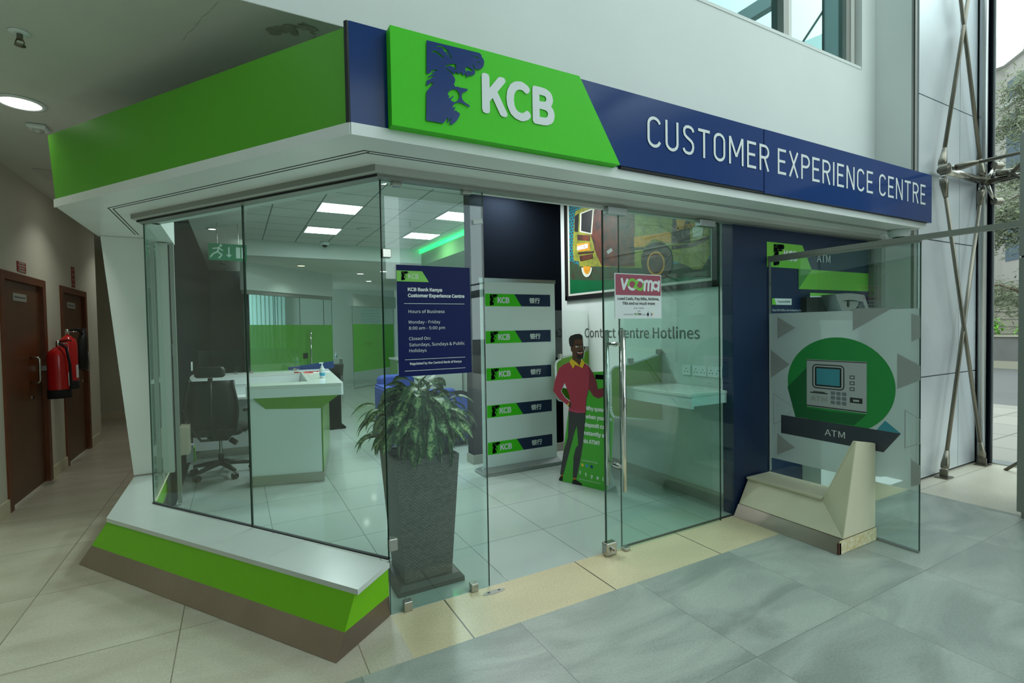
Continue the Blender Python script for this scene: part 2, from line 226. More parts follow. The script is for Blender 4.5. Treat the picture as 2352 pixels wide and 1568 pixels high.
VAN={'body':[(-2.142,2.7973),(-2.1198,2.8264),(-1.9319,2.8443),(-1.7107,2.8274),(-1.1428,2.6354),(-0.6694,2.4885),(-0.2324,2.3329),(-0.2254,2.2954),(-0.2698,2.2548),(-0.2708,2.1329),(-0.2638,2.077),(-0.3476,1.9703),(-0.4414,1.9743),(-0.5057,2.0135),(-0.674,2.0794),(-0.6818,2.1667),(-0.7343,2.221),(-0.8526,2.2593),(-0.9673,2.249),(-1.0374,2.1815),(-1.0543,2.0557),(-1.1619,2.0678),(-1.4818,2.1152),(-1.801,2.1556),(-2.0707,2.1865),(-2.0764,2.2461),(-2.1763,2.267),(-2.1946,2.415),(-2.176,2.5829)],'side':[(-1.7107,2.8274),(-1.1533,2.6304),(-1.1669,2.0829),(-1.4817,2.119),(-1.6741,2.149),(-1.7846,2.3227),(-1.8088,2.4068),(-1.8527,2.4948),(-1.8151,2.7302)],'window':[(-2.0155,2.7713),(-1.8141,2.7782),(-1.852,2.5271),(-2.0267,2.5822)],'winframe':[(-2.043,2.7853),(-1.7879,2.7927),(-1.8327,2.5116),(-2.0548,2.5745)],'winl':[(-2.1426,2.772),(-2.064,2.7896),(-2.0829,2.5794),(-2.154,2.5961)],'band':[(-1.1677,2.3731),(-0.8702,2.3512),(-0.715,2.3447),(-0.6887,2.3269),(-0.6898,2.2342),(-0.8991,2.3079),(-1.0263,2.2578),(-1.1693,2.2719)],'face':[(-0.6695,2.4819),(-0.4854,2.4128),(-0.4713,2.2068),(-0.681,2.2328)],'facein':[(-0.6309,2.4544),(-0.5841,2.4581),(-0.5342,2.4384),(-0.5182,2.4),(-0.5517,2.3549),(-0.5852,2.348),(-0.6188,2.3802)],'light':[(-0.4459,2.3482),(-0.3294,2.3082),(-0.3453,2.2368),(-0.4428,2.2466)],'plate':[(-2.1143,2.4497),(-1.8739,2.4291),(-1.8691,2.3428),(-2.0809,2.3562)],'plate2':[(-2.0977,2.5525),(-1.8657,2.5051),(-1.867,2.4443),(-2.0991,2.4895)],'bumper':[(-2.061,2.303),(-1.8241,2.2959),(-1.8186,2.2466),(-2.0484,2.2427)],'stripe':[(-2.0882,2.3488),(-1.7975,2.3245),(-1.8109,2.3022),(-2.0887,2.3278)],'stripe2':[(-1.1694,2.2647),(-1.0264,2.2508),(-1.0368,2.2275),(-1.1696,2.2466)],'stripe3':[(-0.6813,2.2097),(-0.4633,2.1992),(-0.2774,2.2377),(-0.2813,2.2079),(-0.4556,2.1695),(-0.6816,2.1799)],'wheel':[(-0.7631,2.0636),(-0.7655,2.0421),(-0.7719,2.0219),(-0.7822,2.0038),(-0.796,1.9883),(-0.8129,1.9761),(-0.8322,1.9676),(-0.8532,1.9633),(-0.8752,1.9633),(-0.8973,1.9676),(-0.9187,1.9763),(-0.9385,1.9889),(-0.9559,2.005),(-0.9702,2.0241),(-0.9808,2.0453),(-0.9872,2.0678),(-0.9891,2.0906),(-0.9865,2.1129),(-0.9795,2.1338),(-0.9684,2.1524),(-0.9537,2.1679),(-0.9359,2.1798),(-0.9159,2.1876),(-0.8944,2.1911),(-0.8723,2.1902),(-0.8504,2.1849),(-0.8296,2.1756),(-0.8106,2.1626),(-0.7941,2.1464),(-0.7807,2.1277),(-0.7709,2.1072),(-0.7649,2.0855)],'rim':[(-0.7812,2.0657),(-0.7832,2.0475),(-0.7886,2.0303),(-0.7973,2.0148),(-0.8088,2.0017),(-0.823,1.9913),(-0.8391,1.9841),(-0.8566,1.9805),(-0.875,1.9805),(-0.8934,1.9842),(-0.9112,1.9916),(-0.9276,2.0023),(-0.9421,2.0159),(-0.9539,2.032),(-0.9626,2.0499),(-0.9679,2.069),(-0.9695,2.0883),(-0.9674,2.1072),(-0.9616,2.1248),(-0.9524,2.1406),(-0.9402,2.1538),(-0.9255,2.1639),(-0.9088,2.1706),(-0.8909,2.1737),(-0.8725,2.173),(-0.8542,2.1687),(-0.8369,2.1608),(-0.821,2.1498),(-0.8072,2.1362),(-0.796,2.1203),(-0.7877,2.1028),(-0.7828,2.0844)],'tyre':[(-0.7093,2.0705),(-0.7125,2.0435),(-0.7214,2.0182),(-0.7357,1.9954),(-0.755,1.976),(-0.7785,1.9608),(-0.8055,1.9502),(-0.835,1.9449),(-0.866,1.9451),(-0.8973,1.9509),(-0.9277,1.9622),(-0.9559,1.9785),(-0.9807,1.9993),(-1.0012,2.0239),(-1.0164,2.0512),(-1.0256,2.0801),(-1.0285,2.1095),(-1.0248,2.1381),(-1.0148,2.1646),(-0.9989,2.1881),(-0.9779,2.2075),(-0.9526,2.2221),(-0.9241,2.2315),(-0.8936,2.2352),(-0.8623,2.2334),(-0.8315,2.226),(-0.8022,2.2136),(-0.7756,2.1966),(-0.7526,2.1757),(-0.7339,2.1517),(-0.7202,2.1256),(-0.7119,2.0982)],'wheel2':[(-1.8316,2.1474),(-1.8345,2.1298),(-1.8396,2.1131),(-1.8468,2.0978),(-1.8559,2.0841),(-1.8666,2.0724),(-1.8788,2.063),(-1.8922,2.056),(-1.9065,2.0518),(-1.9213,2.0504),(-1.9363,2.0518),(-1.9511,2.0561),(-1.9654,2.0631),(-1.9788,2.0727),(-1.991,2.0848),(-2.0017,2.0989),(-2.0105,2.1148),(-2.0174,2.132),(-2.0221,2.1502),(-2.0244,2.1689)],'rim2':[(-1.8558,2.1619),(-1.857,2.1479),(-1.8599,2.1346),(-1.8646,2.1221),(-1.8708,2.111),(-1.8784,2.1013),(-1.8872,2.0935),(-1.897,2.0878),(-1.9076,2.0842),(-1.9185,2.083),(-1.9296,2.0841),(-1.9406,2.0875),(-1.951,2.0932),(-1.9607,2.1011),(-1.9694,2.1108),(-1.9768,2.1221),(-1.9828,2.1348),(-1.987,2.1485),(-1.9895,2.1627),(-1.9901,2.1771)],'ground':[(-2.2625,2.0524),(-1.7274,1.9954),(-1.0508,1.9485),(-0.2069,1.8701),(-0.2072,1.8218),(-1.4866,1.8506),(-2.2671,1.866)],'shadow':[(-2.257,2.2771),(-2.0705,2.1949),(-1.1515,2.0666),(-0.6744,2.0463),(-0.2056,2.039),(-0.2069,1.8641),(-1.0509,1.9414),(-1.7275,1.9874),(-2.2626,2.0481)]}
DEC={'tri1':[(0.0819,1.5515),(0.2311,1.4626),(0.0813,1.3743)],'tri2':[(0.0215,1.2855),(0.1856,1.1719),(0.0206,1.0534)],'tri3':[(0.6458,1.5949),(0.8927,1.5882),(0.6459,1.4378)],'tri4':[(0.9981,1.5478),(1.0463,1.5285),(1.0468,1.3904),(0.9987,1.3648)],'tri5':[(0.9192,1.2885),(1.0487,1.2129),(1.0491,1.1204),(0.9199,1.0507)],'tri6':[(0.0769,0.6103),(0.2271,0.5209),(0.0764,0.4336)],'tri7':[(0.9992,0.6026),(1.0526,0.571),(1.0531,0.4525),(0.9998,0.4224)],'out1':[(0.0431,0.933),(0.2297,0.8325),(0.1085,0.7079),(0.0422,0.6745)],'out2':[(0.9627,0.9212),(1.0514,0.8702),(1.052,0.7129),(0.9635,0.665)],'bar':[(0.1118,0.7657),(0.9438,0.7592),(0.8421,0.6138),(0.1113,0.6184)],'teal':[(0.8511,0.8316),(0.9438,0.7592),(0.7996,0.7607)],'atm':[(0.3215,1.22),(0.7366,1.2272),(0.7372,0.8513),(0.321,0.8518)],'atmgrey':[(0.5102,0.883),(0.7347,0.8863),(0.7347,0.8496),(0.5102,0.847)],'scr':[(0.3809,1.1898),(0.5946,1.192),(0.5947,1.0226),(0.3807,1.015)],'scr_in':[(0.3939,1.1675),(0.5739,1.1656),(0.5739,1.0395),(0.3938,1.036)],'shade':[(0.1655,0.9945),(0.3215,1.1594),(0.321,0.8493),(0.4885,0.844),(0.7347,0.8522),(0.656,0.7669),(0.2296,0.7652)],'txt':[(0.3577,0.9464),(0.467,0.9033)],'slot':[(0.3474,0.9743),(0.4755,0.9693)],'keys':[(0.4973,0.997),(0.6095,0.8976)],'slot2':[(0.6291,0.964),(0.7113,0.9261)],'btn':[(0.6278,1.1212),(0.6573,1.0012)],'atmtxt':[(0.456,0.707),(0.5932,0.6593)],'clow':[(0.0146,0.4124),(1.0487,0.3924)]}# ------------------------------------------------------------------ mesh builder
X, Y, Z = Vector((1, 0, 0)), Vector((0, 1, 0)), Vector((0, 0, 1))
class Frame:
    """plane frame: O + u*U + v*V + n*N"""
    def __init__(s, O, U, V=Z):
        s.O, s.U, s.V = Vector(O), Vector(U).normalized(), Vector(V).normalized(); s.N = s.U.cross(s.V)
    def __call__(s, u, v, n=0): return s.O+s.U*u+s.V*v+s.N*n
def front(y): return Frame((0, y, 0), X)
def side(x): return Frame((x, 0, 0), -Y)     # u = -y, faces -x
LU = Vector((math.sin(.607623), -math.cos(.607623), 0)); LN = Vector((-math.cos(.607623), -math.sin(.607623), 0))
def leftw(off=0): return Frame(LN*off, LU)   # u = -s (s = distance from the glass corner)
class B:
    def __init__(s, M=None): s.v = []; s.f = []; s.m = []; s.smooth = []; s.M = M; s.uv = {}
    def add(s, vs, fs, mt, smooth=False):
        o = len(s.v)
        vs = [Vector(p) for p in vs]
        if s.M is not None: vs = [s.M @ p for p in vs]
        s.v += vs
        for f in fs: s.f.append([i+o for i in f]); s.m.append(mt); s.smooth.append(smooth)
        return s
    def box(s, x0, x1, y0, y1, z0, z1, mt):
        vs = [(x, y, z) for z in (z0, z1) for y in (y0, y1) for x in (x0, x1)]
        return s.add(vs, [(0, 2, 3, 1), (4, 5, 7, 6), (0, 1, 5, 4), (2, 6, 7, 3), (0, 4, 6, 2), (1, 3, 7, 5)], mt)
    def fbox(s, F, u0, u1, v0, v1, n0, n1, mt, edge=None):
        vs = [F(u, v, n) for n in (n0, n1) for v in (v0, v1) for u in (u0, u1)]
        s.add(vs, [(0, 2, 3, 1), (4, 5, 7, 6)], mt)
        return s.add(vs, [(0, 1, 5, 4), (2, 6, 7, 3), (0, 4, 6, 2), (1, 3, 7, 5)], edge or mt)
    def prism(s, F, poly, n0, n1, mt, edge=None):
        A = sum(poly[i-1][0]*poly[i][1]-poly[i][0]*poly[i-1][1] for i in range(len(poly)))
        if A < 0: poly = poly[::-1]
        k = len(poly)
        vs = [F(u, v, n0) for u, v in poly]+[F(u, v, n1) for u, v in poly]
        s.add(vs, [tuple(range(k))[::-1], tuple(range(k, 2*k))], mt)
        return s.add(vs, [(i, (i+1) % k, k+(i+1) % k, k+i) for i in range(k)], edge or mt)
    def loft(s, rings, mt, cap=True, smooth=False):
        k = len(rings[0]); vs = [p for r in rings for p in r]; fs = []
        for j in range(len(rings)-1):
            for i in range(k): fs.append((j*k+i, j*k+(i+1) % k, (j+1)*k+(i+1) % k, (j+1)*k+i))
        if cap: fs += [tuple(range(k))[::-1], tuple(range((len(rings)-1)*k, len(rings)*k))]
        return s.add(vs, fs, mt, smooth)
    def cyl(s, p0, p1, r0, r1=None, mt='steel', seg=16, cap=True):
        r1 = r0 if r1 is None else r1
        p0, p1 = Vector(p0), Vector(p1); d = (p1-p0).normalized()
        a = d.orthogonal().normalized(); b = d.cross(a)
        rings = [[p+a*(r*math.cos(t))+b*(r*math.sin(t)) for t in [2*math.pi*i/seg for i in range(seg)]] for p, r in ((p0, r0), (p1, r1))]
        s.loft(rings, mt, False, True)
        if cap:
            for r, q in ((rings[0], True), (rings[1], False)): s.add(r, [tuple(range(seg))[::-1] if q else tuple(range(seg))], mt)
        return s
    def tube(s, pts, r, mt, seg=10, cap=True):
        pts = [Vector(p) for p in pts]; rr = r if isinstance(r, (list, tuple)) else [r]*len(pts)
        rings = []; prev = None
        for i, p in enumerate(pts):
            d = (pts[min(i+1, len(pts)-1)]-pts[max(i-1, 0)]).normalized()
            a = d.orthogonal().normalized() if prev is None else (prev-d*prev.dot(d)).normalized()
            prev = a; b = d.cross(a)
            rings.append([p+a*(rr[i]*math.cos(2*math.pi*k/seg))+b*(rr[i]*math.sin(2*math.pi*k/seg)) for k in range(seg)])
        return s.loft(rings, mt, cap, True)
    def lathe(s, c, prof, mt, seg=24, axis=Z):
        c = Vector(c); ax = Vector(axis).normalized(); a = ax.orthogonal().normalized(); b = ax.cross(a)
        rings = [[c+ax*h+a*(r*math.cos(2*math.pi*k/seg))+b*(r*math.sin(2*math.pi*k/seg)) for k in range(seg)] for r, h in prof]
        return s.loft(rings, mt, True, True)
    def ball(s, c, r, mt, seg=14, sc=(1, 1, 1)):
        c = Vector(c); n = seg//2
        rings = [[c+Vector((r*sc[0]*math.sin(math.pi*(j+.02)/(n+.04))*math.cos(2*math.pi*k/seg), r*sc[1]*math.sin(math.pi*(j+.02)/(n+.04))*math.sin(2*math.pi*k/seg), -r*sc[2]*math.cos(math.pi*(j+.02)/(n+.04)))) for k in range(seg)] for j in range(n+1)]
        return s.loft(rings, mt, True, True)
    def flat(s, F, poly, mt, n=0.001):
        A = sum(poly[i-1][0]*poly[i][1]-poly[i][0]*poly[i-1][1] for i in range(len(poly)))
        if A < 0: poly = poly[::-1]
        return s.add([F(u, v, n) for u, v in poly], [tuple(range(len(poly)))], mt)
    def rect(s, F, u0, u1, v0, v1, mt, n=0.001): return s.flat(F, [(u0, v0), (u1, v0), (u1, v1), (u0, v1)], mt, n)
    def ring(s, F, poly, w, mt, n=.001, depth=None):
        """outline strip of width w inside a polygon"""
        A = sum(poly[i-1][0]*poly[i][1]-poly[i][0]*poly[i-1][1] for i in range(len(poly)))
        if A < 0: poly = poly[::-1]
        k = len(poly); inn = []
        for i in range(k):
            p0, p1, p2 = (Vector(poly[j % k]+(0,)) if len(poly[j % k]) == 2 else Vector(poly[j % k]) for j in (i-1, i, i+1))
            a = (p1-p0).normalized(); b = (p2-p1).normalized(); na = Vector((-a.y, a.x, 0)); nb = Vector((-b.y, b.x, 0))
            bis = (na+nb).normalized(); inn.append(p1+bis*(w/max(.3, bis.dot(na))))
        vs = [F(u, v, n) for u, v in poly]+[F(q.x, q.y, n) for q in inn]
        return s.add(vs, [(i, (i+1) % k, k+(i+1) % k, k+i) for i in range(k)], mt)
    def shape(s, F, key, mt, u, v, w=1, h=1, n=.001):
        vs, fs = key
        return s.add([F(u+a*w, v+b*h, n) for a, b in vs], fs, mt)
    def text(s, F, body, u, v, h, mt, width=None, n=.0015, align='L', bold=0, sx=.9):
        """v is the baseline, h the capital height; width fits the line to a length"""
        vs, fs = glyphs(body)
        x0 = min(a for a, b in vs); x1 = max(a for a, b in vs); k = h/CAPH
        kx = k*sx if width is None else width/(x1-x0)
        off = {'L': 0, 'C': -(x1-x0)*kx/2, 'R': -(x1-x0)*kx}[align]
        for i, (da, db) in enumerate(((0, 0), (bold, 0), (-bold, 0), (0, bold), (0, -bold), (.7*bold, .7*bold), (-.7*bold, -.7*bold), (.7*bold, -.7*bold), (-.7*bold, .7*bold)) if bold > 0 else ((0, 0),)):
            s.add([F(u+off+(a+da-x0)*kx, v+(b+db)*k, n+i*4e-5) for a, b in vs], fs, mt)
        return s
    def mesh(s, name, origin=Vector((0, 0, 0))):
        me = bpy.data.meshes.new(name)
        me.from_pydata([p-origin for p in s.v], [], s.f)
        names = []
        for x in s.m:
            if x not in names: names.append(x); me.materials.append(MATS[x])
        ix = {k: i for i, k in enumerate(names)}
        me.polygons.foreach_set('material_index', [ix[x] for x in s.m])
        me.polygons.foreach_set('use_smooth', s.smooth)
        if s.uv:
            ul = me.uv_layers.new(name='UVMap'); d = s.uv
            for lp in me.loops: ul.data[lp.index].uv = d.get(lp.vertex_index, (0, 0))
        me.update()
        return me
_gl = {}
_font = None
try: _font = bpy.data.fonts.load(os.path.join(bpy.utils.system_resource('DATAFILES'), 'fonts', 'Noto Sans CJK Regular.woff2'))
except Exception: _font = None
def curve_mesh(setup):
    c = bpy.data.curves.new('tmp', 'FONT' if setup[0] == 'T' else 'CURVE')
    if setup[0] == 'T':
        c.body = setup[1]; c.size = 1; c.offset = setup[2]; c.resolution_u = 4
        if _font: c.font = _font
    else:
        c.dimensions = '2D'; c.fill_mode = 'FRONT'
        for P in setup[1]:
            sp_ = c.splines.new('POLY'); sp_.points.add(len(P)-1); sp_.use_cyclic_u = True
            for q, (a, b) in zip(sp_.points, P): q.co = (a, b, 0, 1)
    o = bpy.data.objects.new('tmp', c); COL.objects.link(o)
    dg = bpy.context.evaluated_depsgraph_get()
    me = bpy.data.meshes.new_from_object(o.evaluated_get(dg))
    vs = [(p.co.x, p.co.y) for p in me.vertices]; fs = []
    for p in me.polygons:
        f = list(p.vertices)
        A = sum(vs[f[i-1]][0]*vs[f[i]][1]-vs[f[i]][0]*vs[f[i-1]][1] for i in range(len(f)))
        fs.append(f if A > 0 else f[::-1])
    bpy.data.objects.remove(o); bpy.data.curves.remove(c); bpy.data.meshes.remove(me)
    return vs, fs
def glyphs(body):
    k = body
    if k not in _gl: _gl[k] = curve_mesh(('T', body, 0))
    return _gl[k]
_h = glyphs('H')[0]; CAPH = max(b for a, b in _h)-min(b for a, b in _h)
LIONS = curve_mesh(('C', LION))

# ------------------------------------------------------------------ object helpers
def thing(name, label, cat, loc=(0, 0, 0), group=None):
    o = bpy.data.objects.new(name, None); COL.objects.link(o); o.location = loc; o.empty_display_size = .1
    o['label'] = label; o['category'] = cat
    if group: o['group'] = group
    return o
def world_loc(o):
    p = Vector((0, 0, 0))
    while o: p = p+o.location; o = o.parent
    return p
def part(name, b, parent, label=None, bevel=None):
    o = bpy.data.objects.new(name, b.mesh(name, world_loc(parent))); COL.objects.link(o); o.parent = parent
    if label: o['label'] = label
    if bevel: add_bevel(o, bevel)
    return o
def add_bevel(o, w, seg=2):
    md = o.modifiers.new('bevel', 'BEVEL'); md.width = w; md.segments = seg; md.limit_method = 'ANGLE'; md.angle_limit = .6
def single(name, b, label, cat, group=None, bevel=None):
    c = Vector((0, 0, 0))
    if b.v:
        c = Vector((sum(p.x for p in b.v)/len(b.v), sum(p.y for p in b.v)/len(b.v), min(p.z for p in b.v)))
    o = bpy.data.objects.new(name, b.mesh(name, c)); COL.objects.link(o); o.location = c
    o['label'] = label; o['category'] = cat
    if group: o['group'] = group
    if bevel: add_bevel(o, bevel)
    return o
def struct(name, b, label=None):
    o = bpy.data.objects.new(name, b.mesh(name)); COL.objects.link(o); o['kind'] = 'structure'
    if label: o['label'] = label
    return o
def copy_tree(o, parent=None, loc=None, label=None):
    c = o.copy(); COL.objects.link(c); c.parent = parent
    if loc is not None: c.location = loc
    if label: c['label'] = label
    for ch in list(o.children): copy_tree(ch, c)
    return c
def pane(F, u0, u1, v0, v1, n0, n1, mt='glass', edge='glass_edge'):
    return B().fbox(F, u0, u1, v0, v1, n0, n1, mt, edge)
def circle(cx, cy_, rx, ry=None, k=40, a0=0, a1=2*math.pi):
    ry = rx if ry is None else ry
    return [(cx+rx*math.cos(a0+(a1-a0)*i/k), cy_+ry*math.sin(a0+(a1-a0)*i/k)) for i in range(k)]
def rrect(u0, u1, v0, v1, r, k=5):
    P = []
    for cx, c_, a in ((u1-r, v1-r, 0), (u0+r, v1-r, 90), (u0+r, v0+r, 180), (u1-r, v0+r, 270)):
        P += [(cx+r*math.cos(math.radians(a+90*i/k)), c_+r*math.sin(math.radians(a+90*i/k))) for i in range(k+1)]
    return P
# ================================================================== SETTING
def plan(b, poly, z0, z1, mt, edge=None):
    return b.prism(Frame((0, 0, 0), X, Y), poly, z0, z1, mt, edge)
def mitre(d): return (d*(1+LN.y)/LN.x, -d)
struct('floor', plan(B(), [(-2.5, -14), (4.55, -14), (4.55, -.40), (-2.5, -.40)], -.1, 0, 'tile_grey'))
struct('floor', plan(B(), [(0, -.40), (4.55, -.40), (4.55, 0), (0, 0)], -.1, 0, 'tile_strip'))
struct('floor', plan(B(), [(-2.5, -.40), (0, -.40), (0, 0), (-1.2, 1.73), (-1.2, 9), (-3.4, 9), (-3.4, 6), (-2.5, 6)], -.1, 0, 'tile_cream'))
struct('floor', plan(B(), [(4.55, -14), (6.35, -14), (6.35, -.25), (4.55, -.25)], -.1, 0, 'tile_entry'))
struct('floor', plan(B(), [(0, 0), (2.9, 0), (2.9, 2.5), (3.8, 2.5), (3.8, 13.3), (-1.2, 13.3), (-1.2, 1.73)], -.1, .0, 'tile_shop'))
# corridor and lobby left
b = B().box(-2.6, -2.4, -14, -1.0, 0, 3.0, 'lobby_dark').box(-2.6, -2.4, -14, -1.0, 3.0, 9, 'wall_white').box(-2.6, -2.4, -1.0, 3.17, 0, 3.0, 'wall_corridor').box(-2.6, -2.4, -1.0, 0, 3.0, 9, 'wall_white'); b.box(-2.6, -2.4, 4.33, 4.86, 0, 3.0, 'wall_corridor'); b.box(-2.6, -2.4, 5.98, 6.45, 0, 3.0, 'wall_corridor')
b.box(-2.6, -2.4, 3.17, 4.33, 2.07, 3.0, 'wall_corridor'); b.box(-2.6, -2.4, 4.86, 5.98, 2.07, 3.0, 'wall_corridor'); b.box(-3.4, -2.4, 6.45, 6.6, 0, 3.0, 'wall_corridor'); b.box(-3.4, -3.2, 6.6, 8.8, 0, 3.0, 'wall_corridor')
struct('wall_left', b)
struct('wall_back', B().box(-3.4, -1.2, 8.8, 9.0, 0, 3.0, 'wall_corridor'))
struct('baseboard_left', B().box(-2.4, -2.385, -14, 3.17, 0, .12, 'cream_paint').box(-2.4, -2.385, 4.33, 4.86, 0, .12, 'cream_paint').box(-2.4, -2.385, 5.98, 6.45, 0, .12, 'cream_paint'))
struct('baseboard_back', B().box(-3.2, -1.2, 8.785, 8.8, 0, .12, 'cream_paint'))
b = plan(B(), [(-2.6, .001), (0, .001), (0, .05), (-1.2, 1.8), (-1.2, 9), (-3.4, 9), (-3.4, 6), (-2.6, 6)], 3.0, 3.15, 'ceiling_paint')
rnd = random.Random(3)
struct('ceiling', b)
# blistered damp patch beside the facade and a hairline crack
b = B()
for k in range(16):
    cx, cy_ = -.36+rnd.uniform(-.11, .12), .13+rnd.uniform(-.06, .07); r = rnd.uniform(.012, .04)
    b.flat(Frame((0, 0, 3.0), X, -Y), [(cx+r*rnd.uniform(.6, 1.3)*math.cos(t), -cy_+r*rnd.uniform(.5, 1.1)*math.sin(t)) for t in [i*math.pi/5 for i in range(10)]], 'ceiling_stain', .001+.0002*k)
struct('trim_1', b)
b = B(); pts = [(-.70, .06), (-.73, .15), (-.775, .24), (-.80, .33), (-.845, .42), (-.865, .50)]
for (x0, y0), (x1, y1) in zip(pts, pts[1:]):
    b.add([(x0-.0015, y0, 2.9985), (x0+.0012, y0, 2.9985), (x1+.0012, y1-.012, 2.9985), (x1-.0015, y1-.012, 2.9985)], [(0, 1, 2, 3)], 'ceiling_stain')
struct('trim_2', b)
# facade wall over the shop with the upper window hole
b = B()
b.box(-2.6, .9, 0, .25, 3.002, 9, 'wall_white'); b.box(.9, 4.57, 0, .25, 2.33, 3.873, 'wall_white'); b.box(.9, 4.57, 0, .25, 6.4, 9, 'wall_white'); b.box(4.57, 4.8, 0, .25, 2.33, 9, 'wall_white'); b.box(0, .9, 0, .25, 2.33, 3.0, 'wall_white')
struct('wall_front', b)
# wall above the slanted glass
F = leftw(0)
struct('wall_left_1', B().fbox(F, -2.14, 0, 2.285, 3.0, -.1, 0, 'wall_white').box(-1.22, -1.12, 1.75, 2.75, 2.285, 3.0, 'wall_white').box(-1.3, -1.205, 2.76, 9, 0, 3.0, 'wall_white'))
# lobby shell out of view
b = B().box(-2.6, 1.5, -14.2, -14, 0, 9, 'lobby_dark').box(1.5, 6.3, -14.2, -14, 0, 3.2, 'lobby_dark').box(1.5, 6.3, -14.2, -14, 6.0, 6.25, 'alu').box(3.6, 3.75, -14.2, -14, 3.2, 9, 'alu'); struct('wall_back_1', b)
# unseen lobby roof shaped for light: opening added on the right, rest solid
struct('ceiling_1', B().box(-2.6, 1.6, -14, .3, 9, 9.2, 'wall_white').box(1.6, 6.3, -4.4, -4.1, 9, 9.2, 'alu').box(1.6, 6.3, -14, -7.5, 9, 9.2, 'wall_white').box(3.8, 4.0, -14, .3, 9, 9.2, 'alu'))
# column: painted side, metal cladding on the face
b = B().box(4.8, 6.2, -.30, .5, 0, 9, 'wall_white'); col = struct('wall_column', b)
zs = [.02, .974, 2.262, 3.576, 4.87, 6.2, 9.0]
for i, (za, zb) in enumerate(zip(zs, zs[1:])):
    for xa, xb in ((4.86, 5.69), (5.698, 6.09)):
        o = part('cladding_panel', B().box(xa, xb, -.335, -.30, za+.004, zb-.006, 'cladding'), col)
part('edge_strip', B().box(4.80, 4.855, -.325, -.30, .0, 9, 'frame_grey'), col)
part('joint_backing', B().box(4.855, 6.12, -.315, -.299, 0, 9, 'joint_dark'), col)
part('sealant_line', B().box(4.797, 4.805, -.327, -.318, 2.5, 9, 'joint_dark'), col)
b = B().tube([(6.125, -.37, 0), (6.125, -.37, 9)], .038, 'alu', 14); b.box(6.165, 6.2, -.42, -.30, 0, 9, 'navy_dark'); b.box(6.2, 6.215, -.44, -.40, 0, 9, 'alu')
part('edge_mullion', b, col)
# the matching column at the far end of the glazed wall, seen in reflections
b = B().box(4.2, 6.2, -13.9, -12.6, 0, 9, 'cladding'); struct('wall_column_1', b)
# upper window
w = struct('window_1', B().box(.9, 4.57, .06, .12, 3.873, 3.925, 'frame_light').box(.9, 4.57, .06, .12, 6.35, 6.4, 'frame_light'))
part('mullion', B().box(3.42, 3.49, .03, .13, 3.90, 6.4, 'frame_grey').box(3.49, 3.54, .035, .13, 3.90, 6.4, 'frame_light'), w)
part('mullion', B().box(2.16, 2.28, .03, .13, 3.90, 6.4, 'frame_light'), w)
part('jamb', B().box(4.40, 4.46, .05, .13, 3.9, 6.4, 'frame_grey').box(4.46, 4.52, .04, .13, 3.9, 6.4, 'frame_light').box(4.52, 4.57, .06, .13, 3.9, 6.4, 'frame_grey'), w)
part('sill_rail', B().box(.9, 4.55, -.004, .06, 3.866, 3.892, 'wall_white'), w)
for xa, xb in ((.92, 2.16), (2.28, 3.42), (3.54, 4.40)): part('pane', B().box(xa, xb, .085, .09, 3.92, 6.36, 'glass_blue'), w)
struct('wall_back_2', B().box(.6, 4.9, 2.2, 2.3, 3.2, 6.6, 'slate').box(.6, .7, .26, 2.2, 3.2, 6.6, 'slate').box(4.8, 4.9, .5, 2.2, 3.2, 6.6, 'slate').box(.6, 4.9, .26, 2.3, 6.5, 6.6, 'slate').box(.6, 4.9, .26, 2.3, 3.2, 3.3, 'slate'))
# ------- shop interior
b = plan(B(), [(-.5, .82), (.0, .12), (2.9, .12), (2.9, 2.5), (3.8, 2.5), (3.8, 6.6), (-.5, 6.6)], 3.0, 3.1, 'tile_ceiling'); struct('ceiling_2', b)
struct('ceiling_3', plan(B(), [(-.5, .82), (-.5, 11.5), (-1.2, 11.5), (-1.2, 1.85)], 2.995, 3.1, 'ceiling_paint'))
struct('ceiling_4', B().box(-.5, 3.8, 6.6, 13.3, 2.74, 2.85, 'ceiling_paint').box(-.5, 3.8, 6.55, 6.62, 2.74, 3.0, 'wall_inner'))
struct('wall_right', B().box(2.8, 2.9, .1, 2.5, 0, 3.0, 'wall_inner'))
struct('wall_right_1', B().box(3.8, 3.9, 2.5, 13.3, 0, 3.0, 'wall_inner'))
struct('wall_back_3', B().box(-1.3, 3.9, 13.3, 13.4, 0, 3.0, 'wall_inner'))
struct('wall_column_2', B().box(1.60, 3.9, 2.45, 2.60, .10, 3.0, 'navy_dark'))
struct('baseboard_right', B().box(2.785, 2.8, .1, 2.45, 0, .11, 'plate_grey'))
struct('baseboard_back_1', B().box(1.59, 2.8, 2.435, 2.62, 0, .10, 'plate_grey'))
struct('wall_left_2', B().box(-1.2, -1.17, 2.66, 11.5, 0, 3.0, 'navy_dark'))
struct('wall_back_4', B().box(-1.17, -.42, 11.4, 11.5, 0, 3.0, 'slate').box(-.52, -.42, 8.2, 11.4, 0, 2.9, 'slate'))
struct('wall_front_1', B().box(2.725, 4.69, 0, .1, 0, 2.29, 'navy_matt'))
struct('wall_front_2', B().box(4.81, 6.3, .0, .2, 0, 2.4, 'wall_white'))
# jambs of the ATM niche
tr = struct('trim_3', B().box(4.69, 4.74, -.05, .0, 0, 2.285, 'frame_grey').box(4.74, 4.81, -.09, .0, 0, 2.315, 'frame_light'))
# bulkhead with a green light cove on the right of the hall
bk = struct('ceiling_5', B().box(2.44, 3.8, 3.3, 6.55, 2.70, 2.995, 'lime_dark'))
single('cove_light', B().box(2.405, 2.438, 3.32, 6.55, 2.925, 2.992, 'led_green'), 'bright green light strip glowing along the ceiling edge behind the glass', 'light')
